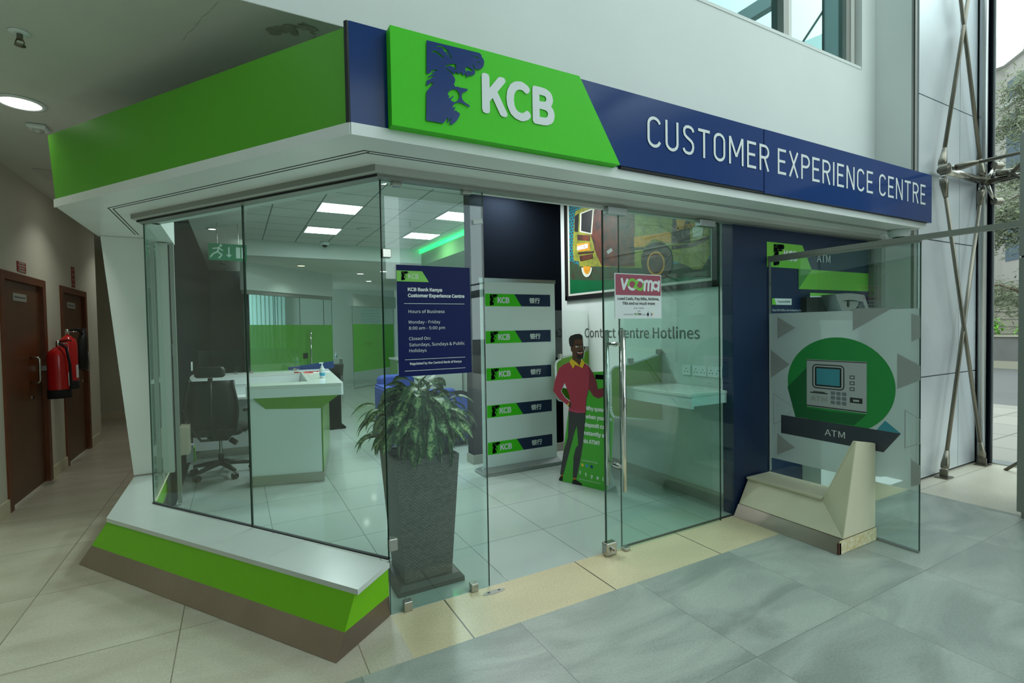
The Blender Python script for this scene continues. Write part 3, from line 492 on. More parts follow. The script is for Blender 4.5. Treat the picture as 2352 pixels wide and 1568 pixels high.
# bulkhead over meeting room glass
MA, MB2 = Vector((-.45, 7.43, 0)), Vector((1.21, 9.0, 0)); MF = Frame(MA, MB2-MA); ML = (MB2-MA).length
struct('wall_back_5', B().fbox(MF, -.05, ML+.02, 2.25, 2.78, -.12, .02, 'wall_inner').fbox(MF, -.05, ML+.02, 2.18, 2.25, -.10, .0, 'frame_grey'))
# ================================================================== CANOPY AND SIGNS
out = [(4.72, -.44), mitre(.44)]
LL = leftw(.44)
cl = LL(-2.255, 0); out += [(cl.x, cl.y), (-1.645, 2.72), (-1.2, 2.72), (-1.2, 1.8), (0, .05), (4.72, .05)]
cn = thing('shop_canopy', 'white flat canopy with slim fascia running above the glass shopfront', 'canopy', (1.5, 0, 2.315))
part('soffit', plan(B(), out, 2.318, 2.36, 'canopy_white'), cn)
# front fascia edges
fa = B(); F0 = front(-.44); fa.fbox(F0, mitre(.44)[0], 4.722, 2.312, 2.362, 0, .008, 'canopy_white'); fa.fbox(LL, -2.257, -mitre(.44)[0]*0+.23, 2.312, 2.362, 0, .008, 'canopy_white')
part('fascia', fa, cn)
g = B()
for d in (.235, .262):
    mx_, my_ = mitre(d); g.box(mx_, 4.53, my_-.003, my_+.003, 2.3165, 2.3185, 'joint_dark')
    Ld = leftw(d); e = Ld(-2.02, 0); g.fbox(Ld, -2.02-(d-.235)*.3, .142+(d-.262)*.0, 2.3165, 2.3185, -.003, .003, 'joint_dark'); g.box(e.x-.003, e.x+.003, e.y, 2.52, 2.3165, 2.3185, 'joint_dark')
part('soffit_groove_shade', g, cn)  # dark strips stand in for the shade of the recessed grooves
h = B()
for d, za, zb, mt in ((.092, 2.286, 2.32, 'frame_light'), (.052, 2.272, 2.288, 'frame_grey')):
    mx_ = mitre(d)
    Ld = leftw(d); e = Ld(-2.10, 0)
    plan(h, [(4.80, -d), mx_, (e.x, e.y), (-1.225, 1.80), (0, .02), (4.80, .02)], za, zb, mt)
part('header_frame', h, cn)
h = B(); Ld = leftw(.094); h.fbox(Ld, -2.10, .05, 2.287, 2.3185, -.002, .0, 'frame_grey'); Ld = leftw(.054); h.fbox(Ld, -2.11, .028, 2.273, 2.287, -.002, .0, 'joint_dark')
part('header_left_face', h, cn)  # darker sheets over the header faces along the slanted side
# left green band
LB = leftw(.445)
single('fascia_panel', B().prism(LB, [(-2.24, 2.362), (.213, 2.362), (.213, 2.752), (-2.305, 2.772)], -.02, 0, 'band_green'), 'plain dark green fascia panel running along the left side of the canopy', 'panel')
struct('canopy_lid', plan(B(), [mitre(.42), (4.7, -.42), (4.7, 0), (0, .02), (-1.2, 1.75), (-1.2, 2.7), (-1.6, 2.7), (-1.58, 1.62)], 2.364, 2.37, 'lobby_dark'))  # unseen dark lid added over the canopy to stop light leaking
single('corner_panel', B().box(mitre(.44)[0], -.07, -.443, -.40, 2.362, 2.778, 'navy_gloss').fbox(LB, .215, .232, 2.362, 2.775, -.02, .006, 'joint_dark'), 'plain navy corner panel between the dark green band and the lion logo sign', 'panel')
sg = thing('logo_sign', 'bright green box sign with navy lion emblem and white KCB letters', 'sign', (.5, -.47, 2.36))
part('panel', B().prism(front(-.44), [(-.073, 2.36), (1.165, 2.366), (.902, 2.778), (-.073, 2.772)], 0, .06, 'kcb_green'), sg)
b = B(); Fl = front(-.50)
b.shape(Fl, LIONS, 'logo_blue', .085, 2.4017, .3443, .3443, .006)
part('lion_emblem', b, sg)
part('lettering', B().text(Fl, 'KCB', .356, 2.499, .160, 'letter_white', .378, .004, bold=.017), sg)
ns = thing('name_sign', 'long glossy navy sign with thin white words CUSTOMER EXPERIENCE CENTRE', 'sign', (2.8, -.46, 2.37))
part('panel', B().prism(front(-.44), [(1.18, 2.374), (2.418, 2.374), (2.418, 2.782), (.9, 2.782)], 0, .033, 'navy_gloss'), ns)
part('panel', B().fbox(front(-.44), 2.424, 4.755, 2.364, 2.782, .0, .035, 'navy_gloss'), ns)
part('underside_shade', B().box(1.2, 4.70, -.468, -.44, 2.3625, 2.374, 'joint_dark'), ns)  # dark strip stands in for the shaded underside of the sign
def arc_(cx, cy_, r, a0, a1, ry=None, q=10): return [(cx+r*math.cos(math.radians(a0+(a1-a0)*i/q)), cy_+(ry or r)*math.sin(math.radians(a0+(a1-a0)*i/q))) for i in range(q+1)]
BOWL = [(.05, .945), (.27, .945)]+arc_(.27, .725, .215, 90, -90, .22)[1:-1]+[(.27, .505), (.05, .505)]
TYPE = {'C': (.54, [arc_(.275, .735, .225, 15, 180, .22)+arc_(.275, .265, .225, 180, 345, .22)]), 'O': (.55, [arc_(.275, .735, .225, 0, 180, .22)+arc_(.275, .265, .225, 180, 360, .22)+[(.5, .735), (.5, .745)]]),
 'U': (.55, [[(.05, 1), (.05, .27)]+arc_(.275, .265, .225, 180, 360, .22)[1:]+[(.5, 1)]]), 'S': (.50, [[(.455, .80), (.43, .88), (.36, .935), (.25, .955), (.14, .93), (.075, .86), (.06, .765), (.09, .66), (.17, .59), (.26, .54), (.36, .48), (.43, .40), (.45, .28), (.42, .15), (.35, .07), (.25, .045), (.13, .065), (.06, .13), (.035, .20)]]),
 'T': (.52, [[(0, .945), (.52, .945)], [(.26, .945), (.26, 0)]]), 'M': (.72, [[(.05, 0), (.05, 1)], [(.06, .99), (.36, .30)], [(.36, .30), (.66, .99)], [(.67, 0), (.67, 1)]]),
 'E': (.47, [[(.05, 0), (.05, 1)], [(.05, .945), (.47, .945)], [(.05, .515), (.42, .515)], [(.05, .055), (.47, .055)]]), 'R': (.52, [[(.05, 0), (.05, 1)], BOWL, [(.27, .505), (.475, 0)]]), 'P': (.50, [[(.05, 0), (.05, 1)], BOWL]),
 'X': (.54, [[(.04, 0), (.50, 1)], [(.50, 0), (.04, 1)]]), 'I': (.10, [[(.05, 0), (.05, 1)]]), 'N': (.58, [[(.05, 0), (.05, 1)], [(.06, .98), (.52, .02)], [(.53, 0), (.53, 1)]])}
def sign_type(b, F, body, u, v, h, width, wt, mt, n):
    tot = sum(.30 if c == ' ' else TYPE[c][0]+.17 for c in body)-.17; kx = width/tot; x = 0; e = 0
    for c in body:
        if c == ' ': x += .30; continue
        for P in TYPE[c][1]:
            P = [Vector((u+(x+a)*kx, v+d_*h, 0)) for a, d_ in P]; L_, R_ = [], []
            for i, p in enumerate(P):
                d_ = (P[min(i+1, len(P)-1)]-P[max(i-1, 0)]).normalized(); nn = Vector((-d_.y, d_.x, 0)); L_.append(p+nn*wt/2); R_.append(p-nn*wt/2)
            k = len(P); e += 1; b.add([F(q.x, q.y, n+2e-5*(e % 6)) for q in R_+L_], [(i, i+1, k+i+1, k+i) for i in range(k-1)], mt)
        x += TYPE[c][0]+.17
    return b
part('lettering', sign_type(B(), front(-.475), 'CUSTOMER EXPERIENCE CENTRE', 1.385, 2.508, .172, 3.25, .0175, 'letter_white', .002), ns)
# ================================================================== GLASS SHOPFRONT
def clip(x0, x1, z0, z1, y0=-.016, y1=.026, mt='steel', F=None):
    return B().box(x0, x1, y0, y1, z0, z1, mt)
F0 = front(0)
p1 = thing('shopfront_window', 'fixed clear glass panel in front of the potted plant, carrying the blue opening hours notice', 'glass panel', (.29, 0, 0))
part('pane', B().box(.004, .582, 0, .010, .004, 2.272, 'glass').box(0, .004, 0, .010, .004, 2.272, 'glass_edge').box(.5795, .583, -.0005, .0105, .004, 2.272, 'glass_edge'), p1)
for q in ((.058, .109, 2.248, 2.275), (.454, .506, 2.25, 2.275), (.0, .046, 1.874, 1.919), (-.001, .044, .343, .406), (.071, .117, 0.001, .052), (.462, .504, 0.001, .047)):
    part('clamp', clip(*q), p1, bevel=.003)
p2 = thing('shopfront_window', 'fixed clear glass panel behind the sliding door, next to the navy wall', 'glass panel', (2.15, 0, 0))
part('pane', B().box(1.585, 2.722, 0, .010, .004, 2.272, 'glass').box(1.581, 1.585, 0, .010, .004, 2.272, 'glass_edge'), p2)
part('sill_seal', B().box(.0, .0, 0, 0, 0, 0, 'rubber') if False else B().box(1.585, 2.72, -.004, .014, 0.001, .006, 'joint_dark'), p2)
dr = thing('sliding_door', 'clear glass sliding door leaf with long steel handles and a pink notice', 'door', (1.96, -.04, 0))
part('pane', B().box(1.415, 2.515, -.045, -.035, .012, 2.245, 'glass').box(1.409, 1.415, -.046, -.034, .012, 2.245, 'glass_edge').box(2.515, 2.519, -.045, -.035, .012, 2.245, 'glass_edge'), dr)
hn = B()
for yy in (-.12, .045): hn.tube([(1.503, yy, .43), (1.503, yy, 1.475)], .0165, 'chrome', 16)
for zz in (.585, 1.382): hn.tube([(1.503, -.12, zz), (1.503, .045, zz)], .010, 'chrome', 12); hn.cyl((1.503, -.056, zz), (1.503, -.024, zz), .016, mt='chrome')
part('handle', hn, dr)
for q in ((1.44, 1.60, 2.222, 2.268), (2.29, 2.45, 2.215, 2.262)): part('roller_clip', clip(*q, -.066, -.016, 'alu'), dr, bevel=.003)
lk = part('lock_box', B().box(1.395, 1.482, -.066, -.014, .006, .088, 'steel'), dr, bevel=.006)
part('lock_cylinder', B().cyl((1.44, -.067, .046), (1.44, -.080, .046), .016, mt='chrome').cyl((1.44, -.08, .046), (1.44, -.084, .046), .009, mt='steel_brushed'), lk)
single('floor_guide', B().box(1.555, 1.60, -.062, -.02, .001, .022, 'steel'), 'small steel floor guide under the sliding glass door', 'door guide', bevel=.003)
L0 = leftw(0)
for (ua, ub, lab) in ((-1.076, -.006, 'slanted fixed glass panel above the green plinth, the one nearer the shop corner'), (-2.135, -1.084, 'slanted fixed glass panel above the green plinth, the one farther from the corner')):
    g = thing('shopfront_window', lab, 'glass panel', L0((ua+ub)/2, .295))
    part('pane', B().fbox(L0, ua, ub, .298, 2.274, -.010, 0, 'glass', 'glass_edge'), g)
    part('bottom_seal', B().fbox(L0, ua-.003, ub+.003, .2955, .302, -.016, .004, 'joint_dark'), g)
g = thing('shopfront_window', 'narrow glass return panel at the left end of the shopfront beside the white fin', 'glass panel', (-1.21, 2.2, .3))
part('pane', B().box(-1.215, -1.205, 1.765, 2.655, .303, 2.271, 'glass', ), g)
part('bottom_seal', B().box(-1.219, -1.201, 1.765, 2.655, .301, .306, 'cream_paint'), g)
part('jamb', B().box(-1.225, -1.165, 2.60, 2.665, .303, 2.274, 'frame_light').box(-1.15, -1.12, 2.62, 2.665, .02, 2.274, 'frame_grey'), g)
single('fin_panel', B().prism(front(2.68), [(-1.625, 2.316), (-1.228, 2.316), (-1.228, .303), (-1.462, .303)], -.06, 0, 'canopy_white'), 'white slanted fin panel standing on the left end of the plinth under the canopy', 'panel')
# ================================================================== PLINTH
inner = [(-.002, -.012), (-1.228, 1.757), (-1.228, 2.7)]
def ring_at(t):
    o0 = [(-.317, -.256), (-1.615, 1.631), (-1.62, 2.7)]; o1 = [(-.215, -.205), (-1.440, 1.578), (-1.452, 2.7)]
    return [Vector((a[0]+(c[0]-a[0])*t/.275, a[1]+(c[1]-a[1])*t/.275, t)) for a, c in zip(o0, o1)]
def ring3(t, g=0):
    i0 = Vector((-.004+ -.012*t/.275, -.006-.03*t/.275, t))
    r = ring_at(t); return [i0, r[0], r[1], r[2], Vector((-1.228, 2.7, t)), Vector((-1.228, 1.757, t))][::-1]
pl = thing('plinth', 'low bench-like plinth with white top and sloping green front under the slanted glass', 'plinth', (-.8, .7, 0))
part('kick_plate', B().loft([ring3(.002), ring3(.118)], 'steel_brushed'), pl)
part('green_body', B().loft([ring3(.118), ring3(.268)], 'bench_green'), pl)
tp = [(-.006, -.03), (-.207, -.222), (-1.452, 1.572), (-1.458, 2.7), (-1.222, 2.7), (-1.222, 1.757)]
part('top_slab', plan(B(), tp, .268, .294, 'plinth_white'), pl)
b = B()
for s_ in (.62, 1.06):
    b = B(); p_ = L0(-s_, .2945); q_ = p_+LN*.262
    b.add([p_-LU*.0012, p_+LU*.0012, q_+LU*.0012, q_-LU*.0012], [(0, 1, 2, 3)], 'plate_grey')
    part('top_joint', b, pl)
# ================================================================== ATM NICHE
st = thing('ramp_stand', 'cream painted low stand with upright fin and steel skirting beside the glass screen', 'stand', (2.95, -.4, 0))
def sp_(x, prof): return [Vector((x, -u, z)) for u, z in prof]
XB = 3.146
part('skirting', B().loft([[Vector((2.69, -.02, .001)), Vector((2.69, -.80, .001)), Vector((XB, -.80, .001)), Vector((XB, -.02, .001))], [Vector((2.748, -.02, .092)), Vector((2.744, -.80, .088)), Vector((XB, -.80, .088)), Vector((XB, -.02, .092))]], 'steel_brushed'), st)
fr = [Vector(p) for p in ((2.750, -.02, .092), (2.748, -.798, .088), (2.905, -.798, .712), (2.900, -.775, .712), (2.868, -.595, .268), (2.862, -.02, .268))]
bk_ = [Vector(p) for p in ((XB, -.02, .092), (XB, -.798, .088), (XB, -.798, .668), (XB, -.765, .668), (XB, -.50, .268), (XB, -.02, .268))]
part('body', B().loft([fr, bk_], 'cream_paint'), st, bevel=.006)
part('top_slab', B().loft([[Vector((2.852, -.016, .268)), Vector((2.855, -.598, .268)), Vector((XB, -.515, .268)), Vector((XB, -.016, .268))], [Vector((2.852, -.016, .286)), Vector((2.857, -.603, .286)), Vector((XB, -.52, .286)), Vector((XB, -.016, .286))]], 'cream_paint'), st, bevel=.003)
rr = random.Random(5)
b = B().box(2.70, XB, -.803, -.7985, .002, .088, 'putty'); b.box(2.69, 2.715, -.803, -.79, .002, .075, 'van_rust')
part('bare_patch', b, st, 'flaking yellowish patch where the end skirting is missing')
P16 = side(3.16)
gp = thing('glass_screen', 'free standing glass privacy screen with grey printed film and round green emblem', 'glass screen', (3.16, -.53, 0))
part('pane', B().box(3.156, 3.166, -1.042, -.012, .012, 2.0, 'glass').box(3.155, 3.167, -1.046, -1.042, .012, 2.0, 'glass_edge'), gp)
part('bottom_channel', B().box(3.15, 3.172, -1.046, -.80, .001, .014, 'alu'), gp)
part('wall_channel', B().box(3.148, 3.174, -.014, -.0005, .29, 2.0, 'chrome'), gp)
part('film', B().rect(side(3.154), .014, 1.042, .40, 1.58, 'frost', 0), gp)
PD = side(3.153); d = B()
for k in ('tri1', 'tri2', 'tri3', 'tri4', 'tri5', 'tri6', 'tri7'): d.flat(PD, DEC[k], 'dec_grey', .0004)
for k in ('out1', 'out2'): d.ring(PD, DEC[k], .005, 'dec_grey', .0004)
d.flat(PD, circle(.54, 1.045, .372, .345, 56), 'dec_green', .0008)
d.flat(PD, DEC['shade'], 'dec_dark_green', .0012)
d.flat(PD, DEC['teal'], 'dec_teal', .0014); d.flat(PD, DEC['bar'], 'dec_bar', .0016)
d.rect(PD, .32, .738, .862, 1.222, 'dec_machine', .002); d.rect(PD, .32, .738, 1.212, 1.218, 'letter_dark', .0024); d.rect(PD, .32, .738, .866, .874, 'letter_dark', .0024)
d.ring(PD, rrect(.362, .592, 1.006, 1.188, .03), .008, 'letter_dark', .0024); d.ring(PD, rrect(.382, .572, 1.024, 1.17, .01), .012, 'letter_dark', .0024); d.rect(PD, .394, .56, 1.036, 1.158, 'dec_teal', .0026)
d.rect(PD, .347, .475, .968, .976, 'letter_dark', .0024); d.rect(PD, .37, .455, .977, .983, 'letter_dark', .0024)
for i in range(3):
    for j in range(3): d.flat(PD, rrect(.497+.039*i, .528+.039*i, .9+.034*j, .927+.034*j, .005, 2), 'dec_machine_grey', .0024)
    d.ring(PD, [(.628, 1.095-.042*i), (.660, 1.095-.042*i), (.660, 1.12-.042*i), (.628, 1.12-.042*i)], .005, 'letter_dark', .0024)
d.rect(PD, .629, .711, .951, .964, 'letter_dark', .0024); d.rect(PD, .629, .711, .926, .937, 'letter_dark', .0024); d.rect(PD, .629, .65, .937, .951, 'letter_dark', .0024); d.rect(PD, .69, .711, .937, .951, 'letter_dark', .0024)
d.text(PD, 'ATM', .352, .912, .034, 'dec_grey', .118, .0024, bold=.02)
d.text(PD, 'ATM', .454, .662, .046, 'letter_white', .142, .0024, bold=-.01)
part('print', d, gp)
rl = thing('top_rail', 'grey metal rail on top of the glass screen running on to the right post', 'rail', (3.16, -.8, 2.0))
part('bar', B().box(3.146, 3.178, -1.78, -.002, 2.012, 2.046, 'frame_grey'), rl)
part('glass_channel', B().box(3.150, 3.172, -1.046, -.002, 1.998, 2.012, 'frame_grey'), rl)
ps = thing('post', 'square grey metal clad post at the right edge beside the entrance', 'post', (4.8, -1.45, 0))
part('body', B().box(4.46, 5.1, -1.78, -1.13, .05, 1.955, 'frame_grey').box(4.46, 5.1, -1.78, -1.13, 1.97, 2.877, 'frame_grey'), ps)
part('joint', B().box(4.47, 5.09, -1.77, -1.14, 1.955, 1.97, 'joint_dark'), ps)
part('foot', B().box(4.48, 5.08, -1.76, -1.15, .0, .05, 'plate_grey'), ps)
# ATM wall graphics
FA = front(-.002)
at = thing('cash_machine_sign', 'green and navy wall sign with lion emblem, KCB and the word ATM', 'sign', (3.9, 0, 1.75))
part('panel', B().flat(FA, [(3.137, 2.166), (3.62, 2.166), (3.757, 1.963), (3.137, 1.962)], 'lime_strip', .001).flat(FA, [(3.757, 1.963), (4.685, 1.963), (4.685, 1.791), (3.564, 1.790), (3.564, 1.963)], 'lime_strip', .0005).flat(FA, [(3.564, 1.963), (3.757, 1.963), (3.564, 1.790)], 'lime_dark', .0015), at)
part('lion_emblem', B().shape(FA, LIONS, 'navy_dark', 3.227, 1.977, .174, .174, .003), at)
part('lettering', B().text(FA, 'KCB', 3.364, 2.027, .078, 'letter_white', .18, .003, bold=.015).text(FA, 'ATM', 3.833, 2.033, .068, 'letter_white', .205, .003), at)
eb = thing('service_sign', 'small pale ExpressBank plate above white list of services on the navy wall', 'sign', (3.35, 0, 1.55))
part('plate', B().rect(FA, 3.2, 3.466, 1.653, 1.706, 'paper_white', .002).flat(FA, [(3.2, 1.706), (3.232, 1.706), (3.258, 1.653), (3.2, 1.653)], 'lime_strip', .003), eb)
part('lettering', B().text(FA, 'ExpressBank', 3.279, 1.671, .02, 'letter_dark', .166, .004).text(FA, 'This ATM Offers the Following Services', 3.202, 1.60, .016, 'letter_white', .464, .003).text(FA, '\u2022 Balance inquiry', 3.21, 1.558, .014, 'letter_white', .2, .003), eb)
am = thing('cash_machine', 'grey and black cash machine with silver hood set in the navy wall', 'cash machine', (4.2, -.1, .0))
part('housing', B().box(3.62, 4.20, -.16, -.001, .02, 1.52, 'lam_white'), am)
part('surround', B().prism(front(-.001), [(3.60, 1.716), (3.97, 1.730), (4.03, 1.750), (4.52, 1.752), (4.60, 1.58), (3.60, 1.58)], 0, .05, 'black_plastic'), am)
part('green_strip', B().flat(front(-.053), [(3.648, 1.756), (4.04, 1.754), (3.975, 1.731), (3.648, 1.731)], 'lime_strip', 0), am)
part('pale_strip', B().flat(front(-.053), [(3.648, 1.730), (3.97, 1.730), (3.90, 1.723), (3.648, 1.718)], 'paper_white', 0), am)
hd = B(); N_ = 16
top = [(3.811+.464*i/N_, 1.738+.012*math.sin(math.pi*i/N_)) for i in range(N_+1)]; bot = [(4.275-.03-.37*i/N_, 1.680+.012*math.sin(math.pi*i/N_)) for i in range(N_+1)]
hd.prism(front(-.05), top+bot, 0, .12, 'alu')
part('hood', hd, am)
part('hood_leg', B().prism(front(-.05), [(3.811, 1.735), (3.876, 1.682), (4.01, 1.52), (3.965, 1.52)], 0, .122, 'alu'), am)
part('hood_leg', B().prism(front(-.05), [(4.275, 1.735), (4.245, 1.682), (4.36, 1.52), (4.40, 1.52)], 0, .122, 'alu'), am)
part('screen_bezel', B().prism(front(-.05), [(3.885, 1.685), (4.22, 1.683), (4.205, 1.645), (4.15, 1.612), (4.06, 1.598), (3.955, 1.602)], 0, .10, 'alu'), am)
part('card_slot', B().prism(front(-.148), [(4.035, 1.683), (4.062, 1.683), (4.062, 1.640), (4.05, 1.630), (4.035, 1.640)], 0, .006, 'black_plastic'), am)
# ================================================================== NOTICES ON THE GLASS
FG = front(-.0005)
hs = thing('notice_board', 'dark blue opening hours notice with white lettering stuck on the fixed glass panel', 'notice', (.28, 0, 1.25))
part('panel', B().fbox(front(0), .073, .492, 1.252, 1.841, .0005, .0035, 'notice_blue', 'paper_white'), hs)
FH = front(-.0035)
part('logo_tab', B().flat(FH, [(.074, 1.811), (.213, 1.811), (.25, 1.754), (.074, 1.754)], 'lime_strip', .0006), hs)
part('lion_emblem', B().shape(FH, LIONS, 'navy_dark', .099, 1.760, .047, .047, .0012), hs)
t = B(); lw = 'letter_white'
t.text(FH, 'KCB', .137, 1.770, .025, lw, .055, .0012)
for s_, v, h, w_, bo in (('KCB Bank Kenya', 1.705, .0165, .190, .02), ('Customer Experience Centre', 1.673, .0165, .322, .02), ('Hours of Business', 1.588, .0165, .203, 0), ('Monday - Friday', 1.532, .016, .177, 0), ('8:00 am - 5:00 pm', 1.500, .016, .203, 0), ('Closed On:', 1.444, .016, .12, 0), ('Saturdays, Sundays & Public', 1.411, .0165, .319, 0), ('Holidays', 1.380, .016, .095, 0)):
    t.text(FH, s_, .133, v, h, lw, w_, .0012, bold=bo)
t.text(FH, 'Regulated by the Central Bank of Kenya', .135, 1.313, .0115, lw, .295, .0012, bold=.01)
for v, a, c in ((1.638, .110, .455), (1.341, .108, .454), (1.281, .106, .453)): t.rect(FH, a, c, v-.0012, v+.0012, lw, .0012)
part('lettering', t, hs)
vm = thing('poster', 'pink and white vooma notice fixed to the sliding glass door', 'poster', (1.72, -.05, 1.55))
part('panel', B().fbox(front(-.045), 1.50, 1.912, 1.548, 1.846, .001, .006, 'paper_white'), vm)
FV = front(-.051)
part('pink_field', B().rect(FV, 1.506, 1.906, 1.703, 1.840, 'poster_red', .0006), vm)
t = B()
_ns = [0]
def stroke(b, F, pts, w, mt, n):
    pts = [Vector((p[0], p[1], 0)) for p in pts]; L_, R_ = [], []; _ns[0] += 1; n = n+(_ns[0] % 24)*3e-5
    for i, p in enumerate(pts):
        d = (pts[min(i+1, len(pts)-1)]-pts[max(i-1, 0)]).normalized(); nn = Vector((-d.y, d.x, 0))
        L_.append(p+nn*w/2); R_.append(p-nn*w/2)
    k = len(pts)
    b.add([F(q.x, q.y, n) for q in R_+L_], [(i, i+1, k+i+1, k+i) for i in range(k-1)], mt)
    for c, d in ((pts[0], pts[0]-pts[1]), (pts[-1], pts[-1]-pts[-2])):
        a0 = math.atan2(d.y, d.x)-math.pi/2; b.flat(F, [(c.x+w/2*math.cos(a0+math.pi*i/8), c.y+w/2*math.sin(a0+math.pi*i/8)) for i in range(9)], mt, n)
def vooma(b, F, u, v, w, dark=None, n=.0012):
    k = w/1.17; kv = k*.82
    def T(P): return [(u+a*k, v+c*kv) for a, c in P]
    wh = 'letter_white' if dark is None else dark; lm = 'lime_strip'
    sw = .062*k
    def arc(cx, cy_, r, a0, a1, q=16): return [(cx+r*math.cos(math.radians(a0+(a1-a0)*i/q)), cy_+r*1.15*math.sin(math.radians(a0+(a1-a0)*i/q))) for i in range(q+1)]
    for P, mt in (([(.03, .29), (.085, .03)], wh), ([(.19, .28), (.085, .03)], wh), (arc(.335, .155, .115, 170, 320), wh), (arc(.56, .155, .115, 150, -10), wh), (arc(.335, .155, .115, 35, 190), lm), (arc(.56, .155, .115, 10, -150), lm), ([(.40, .07), (.495, .24)], lm),
                  ([(.70, .01), (.725, .25)], wh), ([(.815, .01), (.83, .18)]+arc(.778, .2, .053, 0, 180, 8), wh), ([(.925, .01), (.94, .18)]+arc(.888, .2, .053, 0, 180, 8), wh), (arc(1.05, .14, .085, 40, 210), wh), (arc(1.05, .14, .085, 200, 330), wh), ([(1.155, .26), (1.135, .01)], wh)):
        stroke(b, F, T(P), sw, mt, n)
vooma(t, FV, 1.550, 1.737, .345)
part('brand_lettering', t, vm)
t = B(); ld = 'letter_dark'
t.text(FV, 'Load Cash, Pay Bills, Airtime,', 1.706, 1.672, .0165, ld, .366, .0006, 'C', bold=.015); t.text(FV, 'Tills and so much more', 1.706, 1.641, .0165, ld, .288, .0006, 'C', bold=.015)
t.text(FV, 'Dial *844#', 1.706, 1.612, .010, ld, .088, .0006, 'C'); t.text(FV, 'OR', 1.706, 1.592, .010, ld, .026, .0006, 'C'); t.text(FV, 'Download', 1.574, 1.571, .010, ld, .078, .0006); t.text(FV, 'app', 1.735, 1.571, .009, ld, .028, .0006)
vooma(t, FV, 1.664, 1.571, .062, 'letter_dark', .0006)
t.flat(FV, circle(1.786, 1.575, .0105, .012), ld, .0006); t.flat(FV, circle(1.789, 1.591, .003, .004, 12), ld, .0006)
t.flat(FV, [(1.812, 1.563), (1.812, 1.592), (1.822, 1.5775)], 'ticker_blue', .0008); t.flat(FV, [(1.812, 1.563), (1.822, 1.5775), (1.836, 1.5775)], 'red_gloss', .0007); t.flat(FV, [(1.812, 1.592), (1.836, 1.5775), (1.822, 1.5775)], 'app_yellow', .0007)
t.text(FV, 'App Store', 1.774, 1.553, .003, ld, .026, .0006); t.text(FV, 'Google Play', 1.810, 1.553, .003, ld, .027, .0006)
part('lettering', t, vm)
def tag_(x, z, w, h, a, y, lab):
    ca, sa = math.cos(a), math.sin(a); P = [(x+u*ca-v*sa, z+u*sa+v*ca) for u, v in ((-w/2, -h/2), (w/2, -h/2), (w/2, h/2), (-w/2, h/2))]
    single('door_tag', B().prism(front(y), P, .001, .005, 'paper_white'), lab, 'tag')
tag_(.548, 2.105, .058, .026, .18, -.0, 'small white tag stuck near the free edge of the fixed glass panel, beside the opening')
tag_(1.462, 1.985, .046, .022, .55, -.045, 'small white tilted tag stuck on the sliding glass door, left of the van picture')
# ================================================================== POTTED PLANT
pt_ = thing('potted_plant', 'leafy variegated plant in a tall dark woven planter behind the front glass', 'plant', (.28, .36, 0))
def sq(cx, cy_, hw, z): return [Vector((cx-hw, cy_-hw, z)), Vector((cx+hw, cy_-hw, z)), Vector((cx+hw, cy_+hw, z)), Vector((cx-hw, cy_+hw, z))]
PX, PY = .285, .34
part('base', B().loft([sq(PX, PY, .20, .001), sq(PX, PY, .20, .028), sq(PX, PY, .175, .05)], 'pot_base'), pt_)
part('planter', B().loft([sq(PX, PY, .143, .05), sq(PX-.006, PY-.008, .188, .765)], 'wicker', cap=False).loft([sq(PX-.006, PY-.008, .188, .765), sq(PX-.006, PY-.008, .172, .765), sq(PX-.006, PY-.008, .165, .70)], 'wicker', cap=False), pt_)
part('soil', B().loft([sq(PX, PY, .14, .60), sq(PX-.006, PY-.008, .167, .705)], 'soil'), pt_)
rl_ = random.Random(11)
fo, stems = B(), B()
def leaf(b, base, dirv, L_, w, droop, mt='leaf_variegated', roll=0):
    d = Vector(dirv).normalized(); sd = d.cross(Z).normalized() if abs(d.z) < .99 else X
    sd = (Matrix.Rotation(roll, 3, d) @ sd)
    n = 7; pts = []; p = Vector(base); prof = [.06, .55, .9, 1.0, .85, .5, .03]
    for i in range(n):
        pts.append((p.copy(), d.copy())); p = p+d*(L_/(n-1)); d = (d+Vector((0, 0, -droop/(n-1)))).normalized()
    vs, o = [], len(b.v)
    for i, (q, dd) in enumerate(pts):
        nm = sd.cross(dd).normalized()
        for k, a in enumerate((-1, 0, 1)):
            vs.append(q+sd*(a*w/2*prof[i])+nm*(.12*w*prof[i]*abs(a)))
            b.uv[o+len(vs)-1] = (.5+a*.5, i/(n-1))
    b.add(vs, [(i*3+k, i*3+k+1, i*3+k+4, i*3+k+3) for i in range(n-1) for k in (0, 1)], mt, True)
for k in range(290):
    a = rl_.uniform(0, 2*math.pi); q = rl_.random()**.7
    el = math.asin(1-q*1.05) if q*1.05 < 2 else 0
    if k % 11 == 0: el = rl_.uniform(.9, 1.4)
    root = Vector((PX+.07*math.cos(a), PY+.07*math.sin(a), .70))
    rad = rl_.uniform(.55, 1.0)
    tip = Vector((PX+.005+.20*rad*math.cos(el)*math.cos(a), PY-.03+.20*rad*math.cos(el)*math.sin(a), .885+.27*rad*math.sin(el)+.06*rl_.random()))
    tip.y = max(tip.y, .085)
    if k % 3 == 0: stems.tube([root, (root+tip)/2+Vector((-.02*math.cos(a), -.02*math.sin(a), .05)), tip], .0035, 'stem_green', 5)
    out_ = Vector((math.cos(a), math.sin(a)*.6, rl_.uniform(-1.0, .15)+.7*math.sin(el)))
    L_ = rl_.uniform(.13, .20)
    if out_.y < 0 and tip.y < .2: out_.y *= .12; out_.x *= .5; out_.z = -abs(out_.z)-.5
    leaf(fo, tip, out_, L_, rl_.uniform(.07, .10), rl_.uniform(1.2, 2.6), roll=rl_.uniform(-.5, .5))
